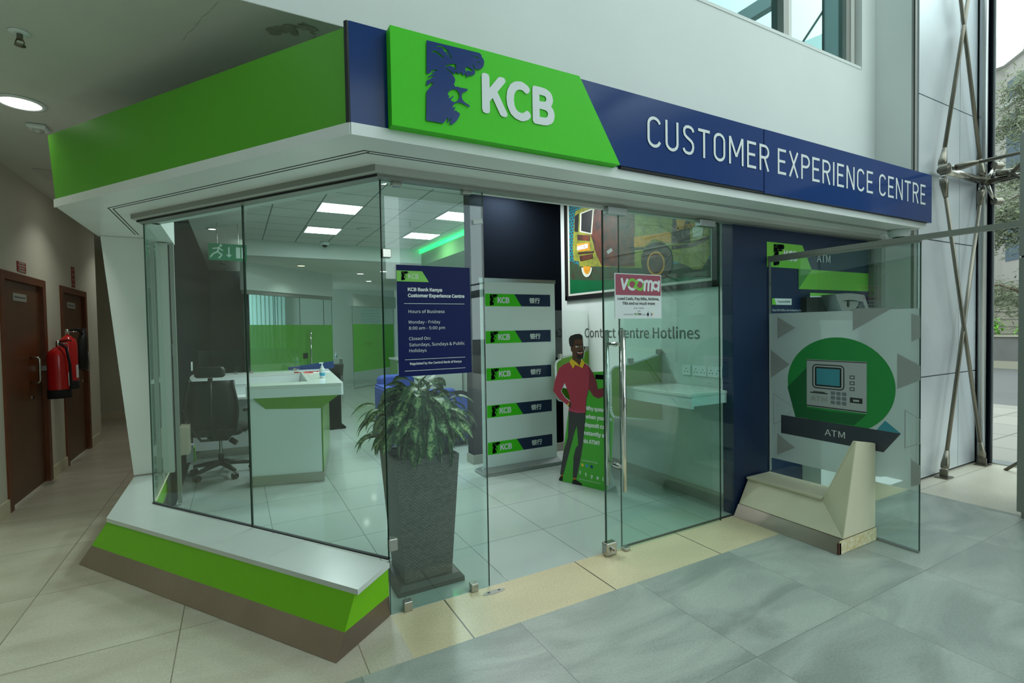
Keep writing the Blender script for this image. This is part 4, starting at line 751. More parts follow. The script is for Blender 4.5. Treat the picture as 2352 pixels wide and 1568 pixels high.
for k in range(26):
    a = rl_.uniform(math.pi*.75, math.pi*1.15) if k < 13 else rl_.uniform(-.5, .8)
    tip = Vector((PX+.24*math.cos(a), PY+.2*math.sin(a), rl_.uniform(.86, 1.05))); tip.y = max(tip.y, .1)
    stems.tube([(PX, PY, .72), (PX+.1*math.cos(a), PY+.08*math.sin(a), .95), tip], .0035, 'stem_green', 5)
    leaf(fo, tip, (math.cos(a), math.sin(a)*.5, rl_.uniform(.0, .6)), rl_.uniform(.14, .20), rl_.uniform(.035, .055), rl_.uniform(1.8, 3.2), roll=rl_.uniform(-.6, .6))
for p_ in fo.v+stems.v:
    if p_.y < .03: p_.y = .03+(.03-p_.y)*.05
part('foliage', fo, pt_); part('stems', stems, pt_)
# ================================================================== ROLL-UP BANNER
rb = thing('roll_up_banner', 'white roll-up banner with five green and navy KCB strips', 'banner', (1.95, 2.05, 0))
BF = front(2.02)
part('base', B().loft([[Vector((1.49, 1.93, .004)), Vector((2.43, 1.93, .004)), Vector((2.43, 2.20, .004)), Vector((1.49, 2.20, .004))], [Vector((1.49, 1.95, .03)), Vector((2.43, 1.95, .03)), Vector((2.43, 2.18, .03)), Vector((1.49, 2.18, .03))], [Vector((1.50, 2.03, .075)), Vector((2.42, 2.03, .075)), Vector((2.42, 2.08, .075)), Vector((1.50, 2.08, .075))]], 'alu'), rb, bevel=.004)
part('banner_sheet', B().box(1.508, 2.412, 2.02, 2.024, .07, 2.0, 'lam_white'), rb)
part('top_rail', B().box(1.50, 2.42, 2.012, 2.032, 1.975, 2.012, 'alu'), rb)
part('pole', B().cyl((1.95, 2.06, .03), (1.95, 2.04, 1.98), .012, mt='alu'), rb)
for k in range(5):
    zt = 1.853-.3815*k; b = B(); x0, x1 = 1.563, 2.352
    b.rect(BF, x0, x1, zt-.128, zt, 'navy_matt', .001); b.flat(BF, [(x0, zt-.128), (x0+.425, zt-.128), (x0+.340, zt), (x0, zt)], 'kcb_green', .0016)
    ls = part('logo_strip', b, rb)
    part('lion_emblem', B().shape(BF, LIONS, 'navy_dark', x0+.055, zt-.12, .112, .112, .0024), ls)
    part('lettering', B().text(BF, 'KCB', x0+.146, zt-.092, .054, 'letter_white', .132, .0024, bold=.02).text(BF, '\u94f6\u884c', x0+.525, zt-.089, .045, 'letter_white', .128, .0024, bold=.012), ls)
# ================================================================== CUT-OUT FIGURE DISPLAY
A0 = Vector((2.051, 1.444, 0)); SF = Frame(A0, (.3481, -.9375, 0))
sd_ = thing('standee', 'cut-out advertising display of a man in a red sweater against a green board', 'display', (2.15, 1.2, 0))
part('green_board', B().prism(SF, [(a, max(.004, c)) for a, c in MAN['panel']], -.006, 0, 'fig_green', 'paper_white'), sd_)
fg = B(); lay = .0008
for i, (k, mt) in enumerate((('sock', 'sock_orange'), ('sock2', 'sock_orange'), ('shoe', 'fig_hair'), ('shoe2', 'fig_hair'), ('trousers', 'fig_grey'), ('sleeve', 'sleeve_red'), ('cuff2', 'fig_yellow'), ('skin_head', 'skin_brown'), ('sweater', 'sweater_red'), ('hem', 'hem_red'), ('cuff', 'fig_yellow'), ('hand', 'skin_brown'), ('hair', 'fig_hair'), ('beard', 'fig_hair'), ('mouth', 'lip_red'), ('eye', 'fig_white'), ('eye2', 'fig_white'), ('brow', 'fig_hair'), ('brow2', 'fig_hair'), ('collar', 'fig_yellow'))):
    fg.flat(SF, [(a, max(.005, c)) for a, c in MAN[k]], mt, lay+.0004*i)
m0 = MAN['mouth']; fg.flat(SF, m0[:3]+[((m0[2][0]+m0[3][0])/2, (m0[2][1]+m0[3][1])/2), ((m0[0][0]+m0[5][0])/2, (m0[0][1]+m0[5][1])/2)], 'fig_white', .0095)
for k in ('eye', 'eye2'):
    ex = sum(p[0] for p in MAN[k])/len(MAN[k]); ez = sum(p[1] for p in MAN[k])/len(MAN[k]); fg.flat(SF, circle(ex+.004, ez, .006, .007, 12), 'fig_hair', .0096)
bd = B().prism(SF, [(a, max(.004, c)) for a, c in MAN['sweater']], -.006, 0, 'paper_white').prism(SF, MAN['skin_head'], -.0065, 0, 'paper_white').prism(SF, MAN['hair'], -.0066, 0, 'paper_white').prism(SF, [(a, max(.004, c)) for a, c in MAN['trousers']], -.0067, 0, 'paper_white')
part('figure_board', bd, sd_)
part('figure_print', fg, sd_)
t = B()
for i, s_ in enumerate(('Why queue', 'when you can', 'deposit cash', 'instantly at', 'this ATM?')): t.text(SF, s_, .316-.0045*i*i*.9, .728-.0775*i, .034, 'letter_white', (.205, .27, .255, .245, .205)[i], .001, bold=.02)
t.text(SF, 'Download KCB App', .262, .243, .015, 'letter_white', .17, .001)
for i in range(3): t.flat(SF, circle(.268+.05*i, .205-.0*i, .014, .016, 16), ('app_yellow', 'ticker_blue', 'logo_blue')[i], .001)
for i, s_ in enumerate('ftyoi'): t.text(SF, s_, .236+.062*i, .113-.004*i, .028, 'letter_white', None, .001, bold=.03)
t.text(SF, 'Regulated by the Central Bank of Kenya', .222, .062, .009, 'letter_white', .24, .001)
t.rect(SF, .42, .54, 1.02, 1.062, 'navy_dark', .001)
part('lettering', t, sd_)
part('strut', B().prism(Frame(SF(.50, 0, -.003), -SF.N), [(0, .004), (.20, .004), (.03, .30), (0, .30)], -.003, .003, 'paper_white'), sd_)
# ================================================================== BOOTH WALL
R28 = side(2.8)
pic = thing('framed_picture', 'framed painting of an old yellow-green minibus hanging high on the booth wall', 'picture', (2.79, 1.27, 1.8))
part('frame', B().fbox(R28, -2.335, -.185, 1.81, 1.86, 0, .03, 'black_plastic').fbox(R28, -2.335, -.185, 2.94, 2.985, 0, .03, 'black_plastic').fbox(R28, -2.335, -2.295, 1.81, 2.985, 0, .03, 'black_plastic').fbox(R28, -.235, -.185, 1.81, 2.985, 0, .03, 'black_plastic'), pic)
part('mount', B().fbox(R28, -2.30, -.23, 1.85, 2.95, .001, .008, 'pic_mat'), pic)
RP = side(2.791); b = B()
b.rect(RP, -2.262, -.262, 1.886, 2.93, 'pic_blue', .0004)
for i in range(8):
    for j in range(22):
        u_ = -2.24+.048*i+(.024 if j % 2 else 0); v_ = 2.18+.034*j
        b.flat(RP, circle(u_, v_, .017, .013, 8), 'pic_dot', .0006)
VF = lambda P, lo=1.89: [(min(-.265, max(-2.26, a)), min(2.928, max(lo, c))) for a, c in P]
seq = [('shadow', 'van_road'), ('ground', 'pic_green'), ('body', 'van_yellow'), ('side', 'van_rust'), ('winframe', 'pic_mat'), ('window', 'van_window'), ('winl', 'van_window'), ('band', 'van_orange'), ('face', 'van_dark'), ('facein', 'van_orange'), ('light', 'pic_mat'), ('plate2', 'van_rust'), ('plate', 'van_orange'), ('stripe', 'van_dark'), ('stripe2', 'van_dark'), ('stripe3', 'van_dark'), ('bumper', 'van_rust'), ('tyre', 'van_dark'), ('wheel', 'van_orange'), ('rim', 'van_rust'), ('wheel2', 'pic_mat'), ('rim2', 'van_orange')]
ty = VAN['tyre']; cxt, czt = sum(p[0] for p in ty)/len(ty), sum(p[1] for p in ty)/len(ty)
VAN['arch'] = [(cxt+(p[0]-cxt)*1.25, czt+.01+(p[1]-czt)*1.22) for p in ty]; seq.insert(17, ('arch', 'van_dark'))
for i, (k, mt) in enumerate(seq): b.flat(RP, VF(VAN[k]), mt, .0010+.0003*i)
pl_ = VAN['plate']; b.text(RP, 'NAIROBI', pl_[0][0]+.02, sum(p[1] for p in pl_)/4-.02, .042, 'letter_white', pl_[1][0]-pl_[0][0]-.05, .0085, bold=.03)
pl_ = VAN['face']; b.text(RP, 'CAUTION', pl_[0][0]+.05, pl_[2][1]+.13, .03, 'van_orange', .2, .0085, bold=.02)
part('picture_print', b, pic)
single('wall_lettering', B().text(R28, 'Contact Centre Hotlines', -1.998, 1.380, .098, 'letter_grey', 1.61, .002, bold=.004), 'large grey words Contact Centre Hotlines on the white booth wall', 'lettering')
def divider(y, lab, x0, cl_=True):
    F = front(y)
    P = [(2.797, 1.235), (2.42, 1.158)]+[(x0+.06-.06*math.sin(math.pi/2*i/6)+.0, 1.10+.045-.06*(1-math.cos(math.pi/2*i/6))) for i in range(7)]
    P += [(x0+.06-.06*math.cos(math.pi/2*i/6), .80-.10*math.sin(math.pi/2*i/6)) for i in range(7)]+[(2.797, .612)]
    d = thing('booth_divider', lab, 'divider', (2.55, y, .6))
    part('green_panel', B().prism(F, P, -.022, -.002, 'lam_green'), d)
    b = B(); k = len(P)
    for i in range(k-1):
        a, c = Vector(P[i]+(0,)), Vector(P[i+1]+(0,)); 
        b.tube([F(a.x, a.y, -.012), F(c.x, c.y, -.012)], .013, 'lam_white', 6)
    part('edge_trim', b, d)
    for xa in (2.745, 2.40):
        zt = 1.158+(xa-2.42)*.204
        part('clamp', B().box(xa, xa+.05, y-.002, y+.030, zt, zt+.055, 'steel'), d, bevel=.003)
    part('acrylic_screen', B().box(2.36, 2.792, y+.008, y+.014, 1.17, 1.68, 'glass_clear'), d)
divider(.82, 'green booth divider nearer the glass door, with white rim and clear screen', 2.19)
divider(1.93, 'green booth divider farther from the glass door, behind the cut-out man', 2.36)
for y0, y1, lab in ((.06, .80, 'white wall shelf desk between the near green divider and the navy wall'), (.86, 1.90, 'white wall shelf desk between the two green dividers')):
    dk = thing('shelf_desk', lab, 'desk', (2.6, (y0+y1)/2, .87))
    part('top', B().box(2.32, 2.797, y0, y1, .95, .975, 'worktop_white'), dk, bevel=.004)
    part('apron', B().box(2.335, 2.355, y0+.005, y1-.005, .86, .95, 'lam_white').box(2.355, 2.797, y0+.005, y0+.025, .88, .95, 'lam_white'), dk)
for k, (ya, yb, lab) in enumerate(((.485, .575, 'white data socket on the booth wall, left of the two power sockets'), (.315, .462, 'white double power socket on the booth wall, middle of three'), (.16, .305, 'white double power socket on the booth wall, closest to the navy wall'))):
    so = thing('wall_socket', lab, 'socket', (2.795, (ya+yb)/2, 1.05), 'sockets above the shelf desk')
    part('plate', B().fbox(R28, -yb, -ya, 1.062, 1.148, 0, .009, 'lam_white'), so, bevel=.002)
    b = B(); n_ = 1 if k == 0 else 2
    for q in range(n_):
        cu = -yb+(yb-ya)*(q+.5)/n_
        for du, dv in ((0, .018), (-.015, -.008), (.015, -.008)): b.fbox(R28, cu+du-.004, cu+du+.004, 1.10+dv-.004, 1.10+dv+.004, .009, .0095, 'black_plastic')
    part('pin_holes', b, so)
# ================================================================== RECEPTION DESK
dsk = thing('reception_desk', 'white reception counter with green flared collar and steel plinth', 'reception desk', (-.3, 3.6, 0))
foot = [(-.575, 2.872), (.055, 2.695), (.335, 4.10), (.36, 4.62), (-1.145, 4.74), (-1.145, 4.42), (.08, 4.33), (-.16, 3.02), (-.52, 3.12)]
def shrink(P, d):
    return [(x+(d if x < -.3 else -d)*1, y_+(d if y_ < 3 else (-d if y_ > 4.5 else 0))) for x, y_ in P]
part('plinth', plan(B(), shrink(foot, -.012), 0.001, .10, 'steel'), dsk)
part('body', plan(B(), foot, .10, .862, 'lam_white'), dsk)
part('green_flank', B().prism(Frame((.058, 2.693, 0), (.195, .981, 0)), [(0, .10), (1.43, .10), (1.43, .865), (0, .865)], .0, .01, 'lam_green'), dsk)
zc = .868
fl = B(); lo = [Vector((-.435, 2.828, .752)), Vector((.052, 2.690, .735)), Vector((.30, 3.9, .735))]; hi = [Vector((-.545, 2.80, zc)), Vector((.215, 2.60, zc)), Vector((.42, 3.95, zc))]; inb = Vector((-.2, 3.1, zc))
fl.add(lo+hi+[Vector((-.42, 3.0, zc)), Vector((.05, 3.95, zc))], [(0, 1, 4, 3), (1, 2, 5, 4), (3, 4, 5, 7, 6), (0, 3, 6), (0, 6, 7, 2, 1), (2, 7, 5)], 'lam_green')
part('green_collar', fl, dsk)
topP = [(-.60, 2.795), (.235, 2.572), (.255, 2.59), (.43, 4.66), (-1.155, 4.80), (-1.155, 4.40), (.045, 4.30), (-.03, 2.97), (-.57, 3.10)]
part('counter_edge', plan(B(), topP, .868, .955, 'lam_white'), dsk, bevel=.006)
part('counter_top', plan(B(), topP, .956, .985, 'worktop_white'), dsk, bevel=.003)
part('lower_worktop', plan(B(), [(-.57, 3.10), (-.03, 2.97), (.045, 4.30), (-1.165, 4.40), (-1.165, 4.0), (-.35, 3.95), (-.45, 3.1)], .70, .73, 'worktop_white') if False else plan(B(), [(-1.15, 4.10), (.06, 4.02), (.06, 4.33), (-1.15, 4.42)], .72, .745, 'worktop_white'), dsk)
part('top_joint', B().add([(.02, 2.95, .9856), (.028, 2.95, .9856), (.108, 4.28, .9856), (.10, 4.28, .9856)], [(0, 1, 2, 3)], 'plate_grey'), dsk)
for xa, xb, lab in ((-1.08, -.62, 'clear acrylic counter screen nearest the dark wall'), (-.56, .06, 'clear acrylic counter screen in front of the green glass wall')):
    ac = thing('counter_screen', lab, 'screen', ((xa+xb)/2, 4.55, .985))
    part('sheet', B().box(xa, xb, 4.555, 4.561, .985, 1.29, 'glass_clear'), ac)
    for q in (xa+.04, xb-.08): part('clamp', B().box(q, q+.035, 4.535, 4.585, .9855, 1.02, 'steel'), ac)
sn = thing('sanitizer_bottle', 'clear pump sanitizer bottle standing on the white counter corner', 'bottle', (.155, 3.25, .985))
c_ = (.155, 3.25, .985)
part('body', B().lathe(c_, [(.026, .001), (.029, .008), (.029, .09), (.024, .108), (.013, .118)], 'bottle_clear'), sn)
part('label', B().lathe(c_, [(.0296, .025), (.0296, .06)], 'label_blue'), sn)
part('pump', B().lathe(c_, [(.014, .118), (.014, .132), (.005, .134), (.005, .16)], 'lam_white').box(.125, .168, 3.243, 3.257, 1.145, 1.156, 'lam_white'), sn)
b = B(); rr = random.Random(2)
for k in range(9): 
    x_, y_ = .12+rr.uniform(-.1, .12), 4.1+rr.uniform(-.07, .07); b.tube([(x_, y_, .990), (x_+rr.uniform(-.06, .06), y_+rr.uniform(-.04, .04), .992+rr.uniform(0, .006)), (x_+rr.uniform(-.09, .09), y_+rr.uniform(-.05, .05), .990)], .004, 'red_gloss', 6)
single('lanyard', b, 'tangled red lanyard lying on the white counter', 'lanyard')
single('pen_pot', B().lathe((-.02, 4.15, .985), [(.03, .001), (.032, .05)], 'glass_clear', 16).lathe((-.02, 4.15, .985), [(.029, .002), (.029, .015)], 'red_gloss', 16), 'small clear pot with red base on the counter beside the red lanyard', 'pot')
single('paper_sheet', B().box(.16, .36, 4.03, 4.13, .9855, .9875, 'paper_white'), 'white paper sheet on the counter behind the sanitizer bottle', 'paper')
# office chair
ch = thing('office_chair', 'black mesh office chair with headrest behind the reception desk', 'chair', (-.84, 3.55, 0))
CM = Matrix.Translation((-.84, 3.55, 0)) @ Matrix.Rotation(-.22, 4, 'Z')
def cb(): return B(CM)
part('seat', cb().loft([[Vector((x, y_, z)) for x, y_ in rrect(-.24+i_, .24-i_, -.22+i_, .24-i_, .07)] for z, i_ in ((.44, .02), (.46, 0), (.50, 0), (.52, .03))], 'mesh_black', True, True), ch)
bkp = cb(); n_ = 8
def backring(t):
    w_ = .20+.035*math.sin(math.pi*min(1, t*1.15)); zc_ = .52+.50*t; yc = -.24-.07*math.sin(math.pi*t)*.6-.05*t
    return [Vector((-w_, yc+.02, zc_)), Vector((-w_*.6, yc-.012, zc_)), Vector((w_*.6, yc-.012, zc_)), Vector((w_, yc+.02, zc_)), Vector((w_*.6, yc+.012, zc_)), Vector((-w_*.6, yc+.012, zc_))]
part('backrest', bkp.loft([backring(i/n_) for i in range(n_+1)], 'mesh_black', True, True), ch)
fr_ = cb(); fr_.tube([(-.20, -.22, 1.02)]+[tuple(backring(1-i/n_)[0]) for i in range(n_+1)]+[(-.12, -.22, .41), (.12, -.22, .41)]+[tuple(backring(i/n_)[3]) for i in range(n_+1)]+[(.20, -.27, 1.02)], .014, 'black_plastic', 8); fr_.tube([(0, -.26, .42), (0, -.31, .70), (0, -.30, 1.05)], .022, 'black_plastic', 8)
part('back_frame', fr_, ch)
part('headrest', cb().loft([[Vector((x, -.30+y_, z)) for x, y_ in rrect(-.135+i_, .135-i_, -.035+i_*.3, .035-i_*.3, .025)] for z, i_ in ((1.055, .02), (1.07, 0), (1.14, 0), (1.16, .02))], 'black_plastic', True, True), ch)
for s_ in (-1, 1): part('armrest', cb().tube([(.25*s_, -.12, .47), (.30*s_, -.08, .50), (.30*s_, -.06, .68)], .018, 'black_plastic', 8).box(.30*s_-.045, .30*s_+.045, -.16, .10, .68, .71, 'black_plastic'), ch)
part('mechanism', cb().box(-.09, .09, -.13, .10, .385, .44, 'black_plastic').cyl((.10, -.02, .37), (.16, -.04, .33), .028, mt='black_plastic'), ch)
part('gas_lift', cb().cyl((0, 0, .10), (0, 0, .22), .027, mt='black_plastic').cyl((0, 0, .22), (0, 0, .39), .015, mt='chrome'), ch)
st5 = cb()
for k in range(5):
    a = math.radians(20+72*k); st5.tube([(0, 0, .13), (.15*math.cos(a), .15*math.sin(a), .11), (.29*math.cos(a), .29*math.sin(a), .085)], [.032, .026, .018], 'black_plastic', 8)
sb5 = part('star_base', st5, ch)
for k in range(5):
    a = math.radians(20+72*k); x_, y_ = .29*math.cos(a), .29*math.sin(a); d_ = Vector((-math.sin(a), math.cos(a), 0))
    cw = cb(); p_ = Vector((x_, y_, .032)); cw.cyl(p_-d_*.026, p_-d_*.006, .031, mt='black_plastic'); cw.cyl(p_+d_*.006, p_+d_*.026, .031, mt='black_plastic'); cw.cyl((x_, y_, .05), (x_, y_, .085), .008, mt='steel')
    part('caster', cw, sb5)
# wall fittings on the dark wall
single('wall_box', B().box(-1.169, -1.09, 3.15, 3.36, .33, .60, 'cream_paint'), 'white box fixed low on the dark wall beside the office chair', 'box', bevel=.004)
single('light_switch', B().box(-1.169, -1.158, 2.80, 2.89, 1.30, 1.41, 'lam_white'), 'white switch plate high on the dark wall near the glass corner', 'switch', bevel=.002)
single('wall_socket', B().box(-1.169, -1.158, 4.85, 4.97, 1.03, 1.14, 'lam_white'), 'white socket plate on the dark wall just above the desk', 'socket', bevel=.002)
single('leaflet_holder', B().box(-1.165, -1.10, 3.75, 3.88, .12, .30, 'lam_white').box(-1.10, -1.085, 3.76, 3.87, .12, .27, 'lime_strip'), 'small white and lime leaflet holder low by the dark wall', 'holder')
# exit sign
es = thing('exit_sign', 'green emergency exit sign with running man hanging inside the left glass', 'sign', (-.77, 5.3, 2.5))
FE = front(5.3)
part('panel', B().fbox(FE, -.955, -.50, 2.485, 2.71, -.02, 0, 'exit_green'), es)
b = B()
stroke(b, FE, [(-.83, 2.66), (-.85, 2.60), (-.80, 2.56), (-.83, 2.52)], .022, 'exit_white', .001); stroke(b, FE, [(-.85, 2.60), (-.90, 2.57), (-.93, 2.53)], .02, 'exit_white', .001); stroke(b, FE, [(-.90, 2.64), (-.84, 2.65), (-.79, 2.62)], .016, 'exit_white', .001); b.flat(FE, circle(-.81, 2.685, .016), 'exit_white', .001)
stroke(b, FE, [(-.715, 2.66), (-.715, 2.54)], .016, 'exit_white', .001); b.flat(FE, [(-.75, 2.565), (-.68, 2.565), (-.715, 2.525)], 'exit_white', .001); b.rect(FE, -.63, -.58, 2.52, 2.67, 'exit_white', .001); b.rect(FE, -.565, -.53, 2.52, 2.67, 'exit_white', .001)
part('pictogram', b, es)
part('hanger', B().cyl((-.85, 5.31, 2.71), (-.85, 5.31, 2.994), .004, mt='steel').cyl((-.60, 5.31, 2.71), (-.60, 5.31, 2.994), .004, mt='steel'), es)
# ceiling lights of the hall
def ceil_light(x0, y0, lab, z=2.999, s=.48):
    t_ = thing('ceiling_light', lab, 'ceiling light', (x0+s/2, y0+s/2, z-.01), 'square light panels in the tiled ceiling')
    part('frame', B().box(x0, x0+s, y0, y0+s, z-.008, z, 'lam_white'), t_); part('diffuser', B().box(x0+.012, x0+s-.012, y0+.012, y0+s-.012, z-.011, z-.008, 'led_panel'), t_)
    area_light('panel_lamp', (x0+s/2, y0+s/2, z-.016), s-.06, (24 if x0 < 1 and y0 < 3 else 33) if y0 < 4 else 14, (.93, 1, 1)).parent = None
for x0, y0, lab in ((.25, 3.60, 'square light panel in the tiled ceiling, nearer of the two left of the glass corner'), (.27, 5.10, 'square light panel in the tiled ceiling, farther of the two left of the glass corner'), (1.735, 3.41, 'square light panel seen above the notice, nearer the green cove'), (1.745, 4.945, 'square light panel seen above the notice, the farther one'), (.25, 2.1, 'square light panel hidden close behind the canopy on the left'), (1.735, 1.92, 'square light panel close behind the canopy above the banner')): ceil_light(x0, y0, lab)
def downlight(x, y, z, lab, on='lamp_glow', r=.05, grp=None):
    t_ = thing('downlight', lab, 'downlight', (x, y, z-.01), grp)
    part('trim_ring', B().lathe((x, y, z), [(r*1.25, -.002), (r*1.25, -.008), (r, -.012), (r*.96, -.004)], 'chrome' if r < .06 else 'lam_white'), t_); part('lamp', B().lathe((x, y, z), [(r*.95, -.003), (r*.95, -.009)], on), t_)
    if on != 'chrome': area_light('spot_lamp', (x, y, z-.02), r*1.7, 3.0 if r > .1 else 3, (.96, 1, .90), 'DISK', 2.0)
for k, y_ in enumerate((5.81, 7.45, 8.73, 9.99, 11.1)): downlight(-.92+.02*k, y_, 2.995, ('lit recessed downlight in the plain ceiling strip over the inner passage', 'small recessed downlight second in the passage row', 'small recessed downlight third in the passage row', 'small recessed downlight fourth in the passage row', 'small recessed downlight at the far end of the passage row')[k], 'lamp_glow' if k == 0 else 'chrome', .05, 'downlights in the passage')
for k, (x_, y_) in enumerate(((.45, 7.6), (1.75, 8.6), (2.3, 10.2), (2.1, 8.0))): downlight(x_, y_, 2.739, ('warm downlight over the meeting room front', 'bright downlight in the far low ceiling, near the second green glass', 'bright downlight deepest in the far low ceiling', 'bright downlight in the far low ceiling close to the bulkhead')[k], 'lamp_warm' if k == 0 else 'lamp_glow', .07, 'downlights in the far ceiling')
def dome(x, y, z, r, lab):
    t_ = thing('dome_camera', lab, 'security camera', (x, y, z-r))
    part('housing', B().lathe((x, y, z), [(r, -.001), (r, -r*.35), (r*.8, -r*.72), (r*.62, -r*.75)], 'lam_white'), t_); part('dome', B().ball((x, y, z-r*.72), r*.60, 'black_plastic', 16, (1, 1, .9)), t_)
dome(.69, 6.35, 2.999, .075, 'small dark dome camera on the tiled ceiling near the bulkhead')
dome(4.585, -.30, 2.317, .085, 'white dome camera under the right end of the canopy')
single('smoke_detector', B().lathe((.62, 1.52, 3.0), [(.05, -.001), (.05, -.02), (.03, -.035)], 'lam_white'), 'round white smoke detector on the tiled ceiling near the front glass', 'smoke detector')
single('air_vent', B().lathe((1.05, 5.0, 3.0), [(.12, -.001), (.12, -.006), (.06, -.012)], 'frame_light'), 'round air vent in the tiled ceiling between the light panels', 'vent')
single('sprinkler', B().cyl((1.52, 4.3, 3.0), (1.52, 4.3, 2.95), .008, mt='steel').lathe((1.52, 4.3, 2.94), [(.018, 0), (.018, .004)], 'steel').lathe((1.52, 4.3, 3.0), [(.03, -.001), (.02, -.006)], 'steel'), 'small sprinkler head on the tiled ceiling left of the green cove', 'sprinkler')
# meeting room glass
mr = thing('glass_wall', 'meeting room glass wall with wide green film band and door pulls', 'glass wall', MF(ML/2, 0))
for ua, ub in ((.0, .62), (.625, 1.28), (1.285, ML-.28), (ML-.275, ML-.01)): part('pane', B().fbox(MF, ua, ub, .02, 2.18, -.01, 0, 'glass_clear', 'glass_edge'), mr)
part('green_film', B().rect(MF, .0, ML-.01, .45, 1.633, 'film_clear_green', .002), mr)
b = B()
for n_ in (.05, -.05): b.tube([MF(1.52, .62, n_), MF(1.52, 1.52, n_)], .016, 'chrome', 10)
for v_ in (.72, 1.42): b.tube([MF(1.52, v_, -.05), MF(1.52, v_, .05)], .01, 'chrome', 8)
part('door_handle', b, mr); part('lock_case', B().fbox(MF, 1.34, 1.46, .95, 1.06, -.02, .014, 'black_plastic'), mr)
struct('window_2', B().box(-.42, .55, 13.26, 13.29, 1.0, 2.62, 'lamp_glow') if False else B().box(-.42, .60, 13.27, 13.3, .9, 2.6, 'exit_white'))
bl = B(); x_ = -.42
while x_ < .6: bl.box(x_, x_+.07, 13.10, 13.13, .9, 2.70, 'blind'); x_ += .105
bl.box(-.45, .65, 13.08, 13.15, 2.69, 2.74, 'lam_white'); single('vertical_blinds', bl, 'pale vertical blinds seen through the meeting room glass', 'blinds')
mb = B().fbox(Frame((-.4, 9.0, 0), X), 0, .4, 0, .01, 0, .01, 'frame_grey')
# second partition
Q0 = Vector((1.985, 10.726, 0)); QF = Frame(Q0, (.745, .667, 0))
s2 = thing('glass_partition', 'angled glass partition with bright green film at the back of the hall', 'glass partition', QF(.9, 0))
part('pane', B().fbox(QF, 0, 1.9, .02, 2.13, -.008, 0, 'glass_clear', 'glass_edge'), s2)
part('green_film', B().rect(QF, 0, 1.9, .43, 1.668, 'film_clear_green', .002), s2)
part('header', B().fbox(QF, -.03, 1.95, 2.13, 2.45, -.12, .06, 'wall_inner'), s2)
part('header_gap', B().fbox(QF, .0, 1.9, 2.125, 2.132, -.05, .03, 'frame_grey'), s2)
part('floor_rail', B().fbox(QF, 0, 1.9, .001, .02, -.012, .006, 'alu'), s2)
part('lettering', B().text(QF, 'Simple', .42, 1.10, .10, 'lam_green', .40, .004), s2)
for k in range(5): pass
bt = B()
for k in range(9): bt.box(2.75, 3.35, 13.24, 13.26, 1.62+.085*k, 1.66+.085*k, 'blind')
single('window_blind', bt, 'pale horizontal slat blind on the far back wall beside the second green glass', 'blinds')
cs = thing('side_table', 'small white console table against the far wall', 'table', (1.9, 12.4, 0))
part('top', B().box(1.62, 2.0, 12.25, 12.6, .70, .73, 'lam_white'), cs); part('leg', B().box(1.95, 1.99, 12.27, 12.58, .0, .70, 'frame_grey'), cs); part('leg', B().box(1.63, 1.66, 12.27, 12.58, 0, .70, 'frame_grey'), cs)
s_b = copy_tree(sn, None, (1.84, 12.4, .73), 'small sanitizer bottle on the white console table at the far wall')
# navy pedestal
kb = thing('pedestal', 'dark navy floor stand beyond the right end of the reception desk', 'stand', (.63, 5.5, 0))
part('base', B().box(.47, .78, 5.38, 5.68, .001, .03, 'navy_dark'), kb); part('body', B().box(.51, .73, 5.45, 5.60, .03, .84, 'navy_dark'), kb)
part('tablet_head', B(Matrix.Translation((.62, 5.5, .90)) @ Matrix.Rotation(.5, 4, 'X')).box(-.16, .16, -.015, .015, -.10, .10, 'black_plastic'), kb)
sr = thing('monitor', 'dark blue edged flat screen lying low behind the counter end', 'screen', (.3, 4.9, .96))
part('panel', B(Matrix.Translation((.28, 5.0, .99)) @ Matrix.Rotation(-.1, 4, 'Y')).box(-.32, .28, -.03, .03, -.05, .05, 'navy_gloss'), sr)
part('stand', B().box(.25, .33, 4.97, 5.03, .001, .96, 'black_plastic'), sr)
# blue sofa
sf = thing('armchair', 'rounded blue armchair behind the potted plant', 'armchair', (1.45, 3.75, 0))
def rr3(x0, x1, y0, y1, z): return [Vector((a, c, z)) for a, c in rrect(x0, x1, y0, y1, min(.12, (y1-y0)/2.2))]
part('seat', B().loft([rr3(1.02, 1.98, 3.36, 4.0, z) for z in (.06, .42)], 'sofa_blue'), sf, bevel=.02)
part('back', B().loft([rr3(.95, 1.45, 3.98, 4.16, .06), rr3(.95, 1.45, 3.98, 4.16, .86), rr3(1.0, 1.40, 4.0, 4.14, .90)], 'sofa_blue', True, True), sf, bevel=.02); part('back', B().loft([rr3(1.45, 2.06, 3.98, 4.16, .06), rr3(1.45, 2.06, 3.98, 4.16, .62), rr3(1.5, 2.02, 4.0, 4.14, .66)], 'sofa_blue', True, True), sf, bevel=.02)
part('arm', B().loft([rr3(.90, 1.06, 3.34, 4.1, .05), rr3(.90, 1.06, 3.34, 4.1, .76), rr3(.93, 1.03, 3.38, 4.06, .79)], 'sofa_blue', True, True), sf, bevel=.02)
part('arm', B().loft([rr3(1.96, 2.12, 3.40, 4.1, .05), rr3(1.96, 2.12, 3.40, 4.1, .58), rr3(1.98, 2.10, 3.42, 4.06, .62)], 'sofa_blue', True, True), sf, bevel=.02)
for x_, y_ in ((.97, 3.42), (2.04, 3.46), (.97, 4.05), (2.04, 4.05)): part('leg', B().cyl((x_, y_, 0), (x_, y_, .06), .018, mt='steel'), sf)
ct = thing('service_counter', 'pale counter with sink tap deep in the hall behind the notice', 'counter', (3.0, 8.0, 0))
part('body', B().box(2.3, 3.75, 7.8, 8.4, .001, .86, 'lam_green').box(2.3, 3.75, 7.79, 7.80, .12, .80, 'wall_inner'), ct); part('top', B().box(2.28, 3.76, 7.76, 8.42, .86, .90, 'worktop_white'), ct)
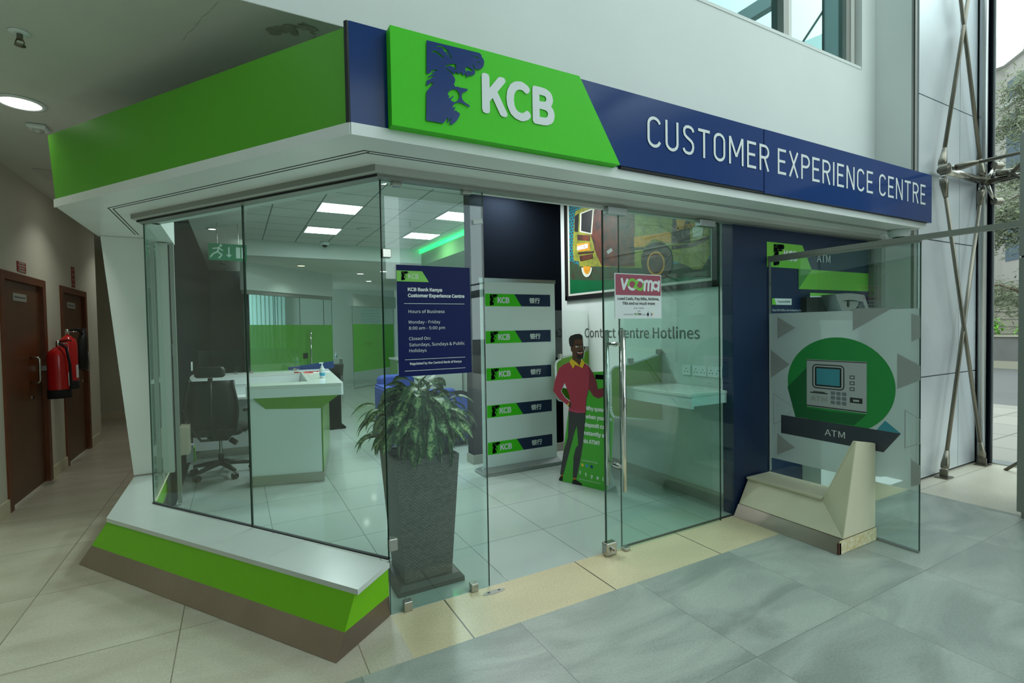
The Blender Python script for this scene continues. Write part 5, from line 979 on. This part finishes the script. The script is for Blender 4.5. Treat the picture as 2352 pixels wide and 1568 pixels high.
part('tap', B().tube([(2.62, 8.1, .90), (2.62, 8.1, 1.08), (2.62, 8.02, 1.14), (2.62, 7.95, 1.08)], .012, 'chrome', 8), ct)
# ================================================================== CORRIDOR
def wood_door(n, ya, yb, lab):
    d = struct('door_%d' % n, B().box(-2.46, -2.42, ya+.09, yb-.09, .012, 2.0, 'wood_door'), lab)
    part('door_frame', B().box(-2.50, -2.385, ya, ya+.09, .0, 2.07, 'wood_frame').box(-2.50, -2.385, yb-.09, yb, .0, 2.07, 'wood_frame').box(-2.50, -2.385, ya+.09, yb-.09, 2.0, 2.07, 'wood_frame'), d)
    y_ = yb-.42 if n == 1 else yb-.2
    part('door_handle', B().tube([(-2.42, y_, 1.05), (-2.36, y_, 1.05), (-2.35, y_, 1.065), (-2.35, y_, 1.275), (-2.36, y_, 1.29), (-2.42, y_, 1.29)], .010, 'steel', 10), d)
    part('lock', B().cyl((-2.42, y_+.03, .90), (-2.413, y_+.03, .90), .02, mt='steel'), d)
    return d
wood_door(1, 3.17, 4.33, 'nearer brown wooden door on the corridor wall')
wood_door(2, 4.86, 5.98, 'farther brown wooden door on the corridor wall')
d3 = struct('door_3', B().box(-3.19, -2.90, 8.76, 8.79, 0, 2.0, 'black_plastic')); part('door_frame', B().box(-2.90, -2.84, 8.74, 8.80, 0, 2.07, 'wood_frame').box(-3.19, -2.84, 8.74, 8.8, 2.0, 2.07, 'wood_frame'), d3)
def plate(name, ya, yb, za, zb, mt, lab, cat, txt=None, x=-2.399):
    F = Frame((x, 0, 0), Y)
    t_ = thing(name, lab, cat, (x, (ya+yb)/2, za)); part('plate', B().box(x, x+.004, ya, yb, za, zb, mt), t_)
    b = B()
    if txt: 
        for s_, v_, h_, m_ in txt: b.text(Frame((x+.004, 0, 0), Y), s_, (ya+yb)/2, v_, h_, m_, (yb-ya)*.72, .001, 'C')
    else:
        n_ = 1 if zb-za < .08 else 4; ink = 'letter_grey' if mt == 'plate_grey' else 'plate_grey'
        for q in range(n_):
            zc_ = za+(zb-za)*(q+.5)/n_; w_ = (yb-ya)*(.34 if q % 2 else .40); b.rect(Frame((x+.004, 0, 0), Y), (ya+yb)/2-w_, (ya+yb)/2+w_, zc_-.007, zc_+.007, ink, .001)
    part('print', b, t_)
plate('door_plate', 3.54, 3.87, 1.825, 1.895, 'plate_grey', 'grey name plate on the nearer brown door', 'plate', None, -2.419); plate('door_plate', 5.22, 5.55, 1.83, 1.90, 'plate_grey', 'grey name plate on the farther brown door', 'plate', None, -2.419)
plate('safety_sign', 3.60, 3.82, 2.095, 2.19, 'red_sign', 'small red sign above the nearer brown door', 'sign', None); plate('safety_sign', 5.36, 5.50, 2.09, 2.34, 'red_sign', 'tall red safety sign above the wall between the brown doors', 'sign', None)
def extinguisher(x, y, z, r, h, lab):
    e_ = thing('fire_extinguisher', lab, 'fire extinguisher', (x, y, z))
    part('cylinder', B().lathe((x, y, z), [(r*.98, .075), (r, .085), (r, h-.09), (r*.85, h-.045), (r*.45, h-.012), (r*.30, h)], 'red_gloss'), e_)
    part('base', B().lathe((x, y, z), [(r*1.03, 0), (r*1.05, .01), (r*1.05, .085), (r, .09)], 'rubber'), e_)
    part('valve', B().lathe((x, y, z+h), [(.018, 0), (.018, .05), (.012, .07)], 'chrome').tube([(x, y, z+h+.055), (x+.09, y, z+h+.075), (x+.11, y, z+h+.06)], .008, 'black_plastic', 6).tube([(x, y, z+h+.04), (x+.08, y, z+h+.04)], .007, 'chrome', 6), e_)
    lb = B(); aa = [-.5+.1*i for i in range(8)]
    lb.add([(x+r*1.01*math.cos(a), y+r*1.01*math.sin(a), z+zz) for zz in (.12, .26) for a in aa], [(i, i+1, i+9, i+8) for i in range(7)], 'paper_white')
    part('label', lb, e_)
    return e_
e1 = extinguisher(-2.27, 4.17, .86, .092, .52, 'red fire extinguisher with black base on the corridor wall, nearer one')
part('hose', B().tube([(-2.25, 4.14, 1.42), (-2.19, 4.10, 1.38), (-2.168, 4.11, 1.2), (-2.168, 4.13, 1.0), (-2.172, 4.13, .95)], .012, 'rubber', 8), e1); part('bracket', B().box(-2.398, -2.355, 4.13, 4.21, 1.15, 1.20, 'steel'), e1)
e2 = extinguisher(-2.27, 4.52, .92, .080, .58, 'red gas fire extinguisher with black horn, half hidden behind the nearer one')
part('hose', B().tube([(-2.25, 4.54, 1.54), (-2.22, 4.7, 1.57), (-2.2, 4.86, 1.50)], .012, 'rubber', 8), e2)
part('horn', B().tube([(-2.2, 4.86, 1.58), (-2.21, 4.84, 1.45), (-2.23, 4.78, 1.12)], [.02, .045, .07], 'black_plastic', 14), e2); part('bracket', B().box(-2.398, -2.345, 4.48, 4.56, 1.2, 1.25, 'steel'), e2)
downlight(-1.84, 1.77, 3.0, 'large bright round downlight in the corridor ceiling', 'lamp_glow', .105)
for y_, lab in ((4.2, 'unseen round downlight added in the corridor ceiling above the nearer fire extinguisher'), (6.6, 'unseen round downlight added deep in the corridor ceiling near the end')): downlight(-1.84, y_, 3.0, lab, 'lamp_glow', .105)  # out-of-view fittings added to brighten the dark corridor
sp1 = thing('sprinkler', 'brass sprinkler head on the corridor ceiling at the upper left', 'sprinkler', (-1.565, .77, 2.93))
part('rose', B().lathe((-1.565, .77, 3.0), [(.045, -.001), (.042, -.006), (.02, -.008)], 'lam_white'), sp1); part('head', B().cyl((-1.565, .77, 2.995), (-1.565, .77, 2.965), .012, mt='steel_rod').lathe((-1.565, .77, 2.935), [(.022, 0), (.022, .004)], 'steel_rod').tube([(-1.577, .77, 2.965), (-1.582, .77, 2.95), (-1.570, .77, 2.938)], .003, 'steel_rod', 6).tube([(-1.553, .77, 2.965), (-1.548, .77, 2.95), (-1.56, .77, 2.938)], .003, 'steel_rod', 6), sp1)
md_ = thing('motion_sensor', 'white square motion sensor on the corridor ceiling beside the downlight', 'sensor', (-1.865, 2.2, 2.95))
part('housing', B().box(-1.92, -1.81, 2.14, 2.26, 2.968, 2.999, 'lam_white'), md_, bevel=.012); part('lens', B().ball((-1.865, 2.2, 2.968), .036, 'frame_light', 14, (1, 1, .7)), md_)
single('ceiling_hatch', B().box(-2.22, -1.75, 3.42, 3.80, 2.9965, 2.9985, 'frame_light').box(-2.10, -1.77, 3.55, 3.78, 2.9955, 2.9962, 'joint_dark'), 'open grey ceiling hatch in the corridor above the brown doors', 'hatch')
# ================================================================== GLAZED WALL WITH TIE RODS
def rod(name, a, c, lab, r=.017):
    a, c = Vector(a), Vector(c); d = (c-a).normalized(); t_ = thing(name, lab, 'tie rod', a, 'stainless tie rods of the glazed wall')
    rb_ = part('bar', B().tube([a+d*.16, c-d*.16], r, 'steel_rod', 10), t_)
    for p_, s_ in ((a, 1), (c, -1)):
        part('fork', B().tube([p_+d*s_*.05, p_+d*s_*.09, p_+d*s_*.22], [.032, .034, r*1.05], 'steel_rod', 10).cyl(p_+Vector((0, -.02, 0))+d*s_*.05, p_+Vector((0, .02, 0))+d*s_*.05, .026, mt='steel'), rb_)
YR = -.40; n0, n1 = (5.13, YR, 2.90), (6.03, YR, 2.91); m0, m1 = (5.10, YR, 5.9), (6.07, YR, 5.9)
rod('tie_rod', (5.22, YR, .04), (n1[0], YR, n1[2]-.04), 'stainless tie rod in front of the metal column, rising from the near floor anchor')
rod('tie_rod', (6.06, YR-.01, .04), (n0[0], YR-.01, n0[2]-.04), 'stainless tie rod in front of the metal column, rising from the right floor anchor')
rod('tie_rod', n0, m1, 'upper stainless tie rod leaning right above the crossbar')
rod('tie_rod', n1, m0, 'upper stainless tie rod leaning left above the crossbar')
cb_ = thing('crossbar', 'stainless horizontal strut joining the tie rods in front of the column', 'strut', n0)
part('bar', B().tube([n0, n1], .036, 'steel', 14), cb_); part('end_cap', B().cyl((5.13, YR+.005, 2.90), (5.13, YR-.06, 2.90), .05, mt='steel_rod'), cb_); part('end_cap', B().cyl((6.03, YR+.005, 2.91), (6.03, YR-.05, 2.91), .045, mt='steel_rod'), cb_)
for z_ in (3.06, 2.70): part('spider_arm', B().tube([(6.05, YR-.02, 2.90), (6.14, YR-.06, z_)], .018, 'steel', 8), cb_)
for z_ in (3.06, 2.70): part('spider_disc', B().cyl((6.12, YR-.06, z_), (6.19, YR-.09, z_), .035, mt='steel_rod'), cb_)
for k, (p_, lab) in enumerate((((5.22, YR, 0), 'steel floor anchor of the tie rod nearer the shop'), ((6.06, YR-.01, 0), 'steel floor anchor of the tie rod beside the doorway'))):
    p_ = Vector(p_); an = thing('floor_anchor', lab, 'anchor', p_); part('plate', B().box(p_.x-.07, p_.x+.07, p_.y-.05, p_.y+.05, .0005, .01, 'steel_rod'), an); part('lug', B().box(p_.x-.012, p_.x+.012, p_.y-.03, p_.y+.03, .01, .075, 'steel_rod'), an)
for nm, a, c, lab, r in (('tie_rod', (5.18, YR-.04, 2.905), (5.18, -3.6, 2.905), 'upper dark rod running toward the viewer at the right edge', .016), ('tie_rod', (6.06, YR-.05, 2.96), (6.06, -3.6, 2.96), 'lower dark rod running toward the viewer beside the doorway', .016)): rod(nm, a, c, lab, r)
tb = thing('transom_tube', 'bright steel tube under the lower dark rod at the doorway', 'tube', (6.06, -2, 2.9)); part('bar', B().tube([(6.06, YR-.03, 2.895), (6.06, -13.8, 2.895)], .028, 'steel', 12), tb)
# glazing mullions of the side wall, seen in reflections
for k, y_ in enumerate((-3.6, -6.6, -9.6)):
    b = B().tube([(6.1, y_, 0), (6.1, y_, 9)], .05, 'alu', 10)
    for z_ in (0, 2.9, 5.9): 
        b.tube([(6.0, y_, z_), (6.0, y_+3, z_+2.95)], .016, 'steel_rod', 6); b.tube([(6.0, y_+3, z_), (6.0, y_, z_+2.95)], .016, 'steel_rod', 6)
    struct('window_3', b)
struct('trim_4', B().box(6.12, 6.24, -14, -1.8, 2.5, 2.72, 'wall_white').box(6.12, 6.24, -14, -.45, 6.0, 6.2, 'wall_white'))
single('threshold', B().box(6.2, 6.38, -1.8, -.26, .0, .012, 'alu'), 'bright metal threshold strip at the doorway beside the column', 'threshold')
# ================================================================== OUTSIDE
struct('floor', B().box(6.35, 11.2, -30, 20, -.12, -.01, 'tile_paving')); struct('floor', B().box(11.2, 80, -60, 60, -.12, -.012, 'pavement_shaded'))  # far ground has shade put into its colour, beyond the sunlit paving
gw = thing('garden_wall', 'low grey garden wall with pale coping outside the doorway', 'wall', (20, 0, 0))
part('wall', B().box(20, 20.3, -25, 14, -.02, .96, 'concrete'), gw); part('coping', B().box(19.95, 20.35, -25, 14, .96, 1.01, 'render_wall'), gw); part('base', B().box(19.97, 20.0, -25, 14, -.02, .22, 'render_wall'), gw)
hw = thing('boundary_wall', 'pale horizontally boarded wall behind the garden wall', 'wall', (27, 5, 0))
part('wall', B().box(27, 27.3, -30, 30, -.02, 2.9, 'render_wall'), hw); b = B()
for k in range(9): b.box(26.98, 27.0, -30, 30, .3+.3*k, .32+.3*k, 'concrete')
part('groove', b, hw)
bg = thing('office_building', 'pale office building with dark windows rising behind the tree', 'building', (40, 10, 0))
part('wall', B().box(36, 60, 8.9, 24, 0, 17, 'building').prism(Frame((0, 0, 0), X, Y), [(36, 8.9), (36, -30), (60, -30), (60, 8.9)], 0, 15.2, 'building') if False else B().prism(Frame((0, 0, 0), X, Y), [(36, 8.6), (36, 24), (60, 24), (60, -30), (24, -30), (30, 3)], 0, 15.0, 'building'), bg)
part('cornice', B().prism(Frame((0, 0, 0), X, Y), [(35.6, 8.5), (35.6, 24), (60, 24), (60, -30), (23.5, -30), (29.6, 2.9)], 15.0, 16.6, 'frame_light'), bg)
BFm = Frame((36, 8.6, 0), (-6, -5.6, 0))
for u0, u1, v0, v1 in ((.35, 2.6, 13.1, 14.1), (.3, 1.5, 9.2, 12.3), (3.4, 4.6, 9.2, 12.3), (.3, 1.5, 4.6, 7.4), (3.4, 4.6, 4.6, 7.4)): part('window', B().fbox(BFm, u0, u1, v0, v1, .0, .03, 'bldg_glass', 'frame_grey'), bg)
part('ledge', B().fbox(BFm, -.1, 8.2, 12.75, 12.95, 0, .2, 'frame_grey'), bg)
for y_ in (9.6, 12, 14.5):
    for z_ in (4.6, 9.2, 13.1): part('window', B().box(35.97, 36.0, y_, y_+1.3, z_, z_+(1 if z_ > 13 else 2.8), 'bldg_glass'), bg)
def tree(x, y, h, r, seed, lab, mt='leaf_tree', n=3000, lo=.28, trunk=.16):
    rn = random.Random(seed); t_ = thing('tree', lab, 'tree', (x, y, 0), 'trees outside')
    b = B(); b.tube([(x, y, -.02), (x+.05, y+.05, h*.35), (x-.05, y, h*.8)], [trunk, trunk*.8, trunk*.3], 'bark', 10)
    tips = []
    for k in range(26):
        z0 = h*(lo+.62*k/26); a = rn.uniform(0, 6.28); R = r*(1-.65*(k/26))*rn.uniform(.6, 1)
        e = Vector((x+R*math.cos(a), y+R*math.sin(a), z0+R*.18+rn.uniform(-.3, .5))); b.tube([(x, y, z0), ((x*1.2+e.x)/2.2, (y*1.2+e.y)/2.2, z0+R*.22), e], [.045, .03, .012], 'bark', 5); tips.append((Vector((x, y, z0)), e))
    part('trunk', b, t_)
    f = B(); vs = []; fs = []
    for k in range(n):
        s_, e = tips[rn.randrange(len(tips))]; q = s_.lerp(e, rn.uniform(.25, 1.1))+Vector((rn.gauss(0, .34), rn.gauss(0, .34), rn.gauss(-.05, .26)))
        L_ = rn.uniform(.05, .13); d = Vector((rn.gauss(0, 1), rn.gauss(0, 1), rn.gauss(-.2, .6))).normalized(); w_ = d.orthogonal().normalized()*L_*.22
        i0 = len(vs); vs += [q-d*L_, q+w_, q+d*L_, q-w_]; fs.append((i0, i0+1, i0+2, i0+3))
    f.add(vs, fs, mt); part('foliage', f, t_)
tree(21.4, 3.0, 12.5, 3.4, 1, 'feathery grey-green tree standing behind the garden wall', n=26000, lo=.14)
tree(24.0, 7.9, 13.5, 2.4, 9, 'taller sparse tree further back beside the column edge', n=9000, lo=.3)
for k, (x_, y_) in enumerate(((14, -5), (15, -12), (14, -19), (24.5, -3.5))): tree(x_, y_, 10+k, 3.2, 20+k, ('leafy tree outside the glazed wall, mirrored in the shop glass', 'second leafy tree outside the glazed wall', 'third leafy tree outside the glazed wall', 'leafy tree near the garden wall to the right')[k], n=2600, lo=.2)
for k, (x_, y_, h_) in enumerate(((20.9, 4.25, .75), (20.9, 3.35, .45))):
    f = B(); rn = random.Random(40+k)
    sh = thing('shrub', ('lime green shrub above the garden wall, the taller one', 'low green shrub above the garden wall beside the trunk')[k], 'shrub', (x_, y_, .0))
    for q in range(140):
        a = rn.uniform(0, 6.28); leaf(f, (x_+rn.gauss(0, .12), y_+rn.gauss(0, .16), .9+rn.uniform(0, h_*.8)), (math.cos(a), math.sin(a), rn.uniform(0, 1.2)), rn.uniform(.15, .32), .07, 1.2, 'leaf_lime')
    part('foliage', f, sh); part('stem', B().cyl((x_, y_, -.02), (x_, y_, 1.3), .03, mt='bark'), sh)

# chipped patch with two bolt holes in the threshold strip
rn = random.Random(8); b = B()
b.flat(Frame((0, 0, 0), X, Y), [(.576+.08*math.cos(t)*rn.uniform(.85, 1.1), -.066+.020*math.sin(t)*rn.uniform(.8, 1.2)) for t in [i*math.pi/9 for i in range(18)]], 'plate_grey', .0012)
for x_ in (.545, .61): b.flat(Frame((0, 0, 0), X, Y), circle(x_, -.063, .009, .006, 14), 'joint_dark', .002)
struct('trim_5', b)
single('block', B().box(3.84, 3.98, -.44, -.40, 2.783, 2.80, 'cream_paint'), 'small cream block lying on top of the long navy name sign', 'block')
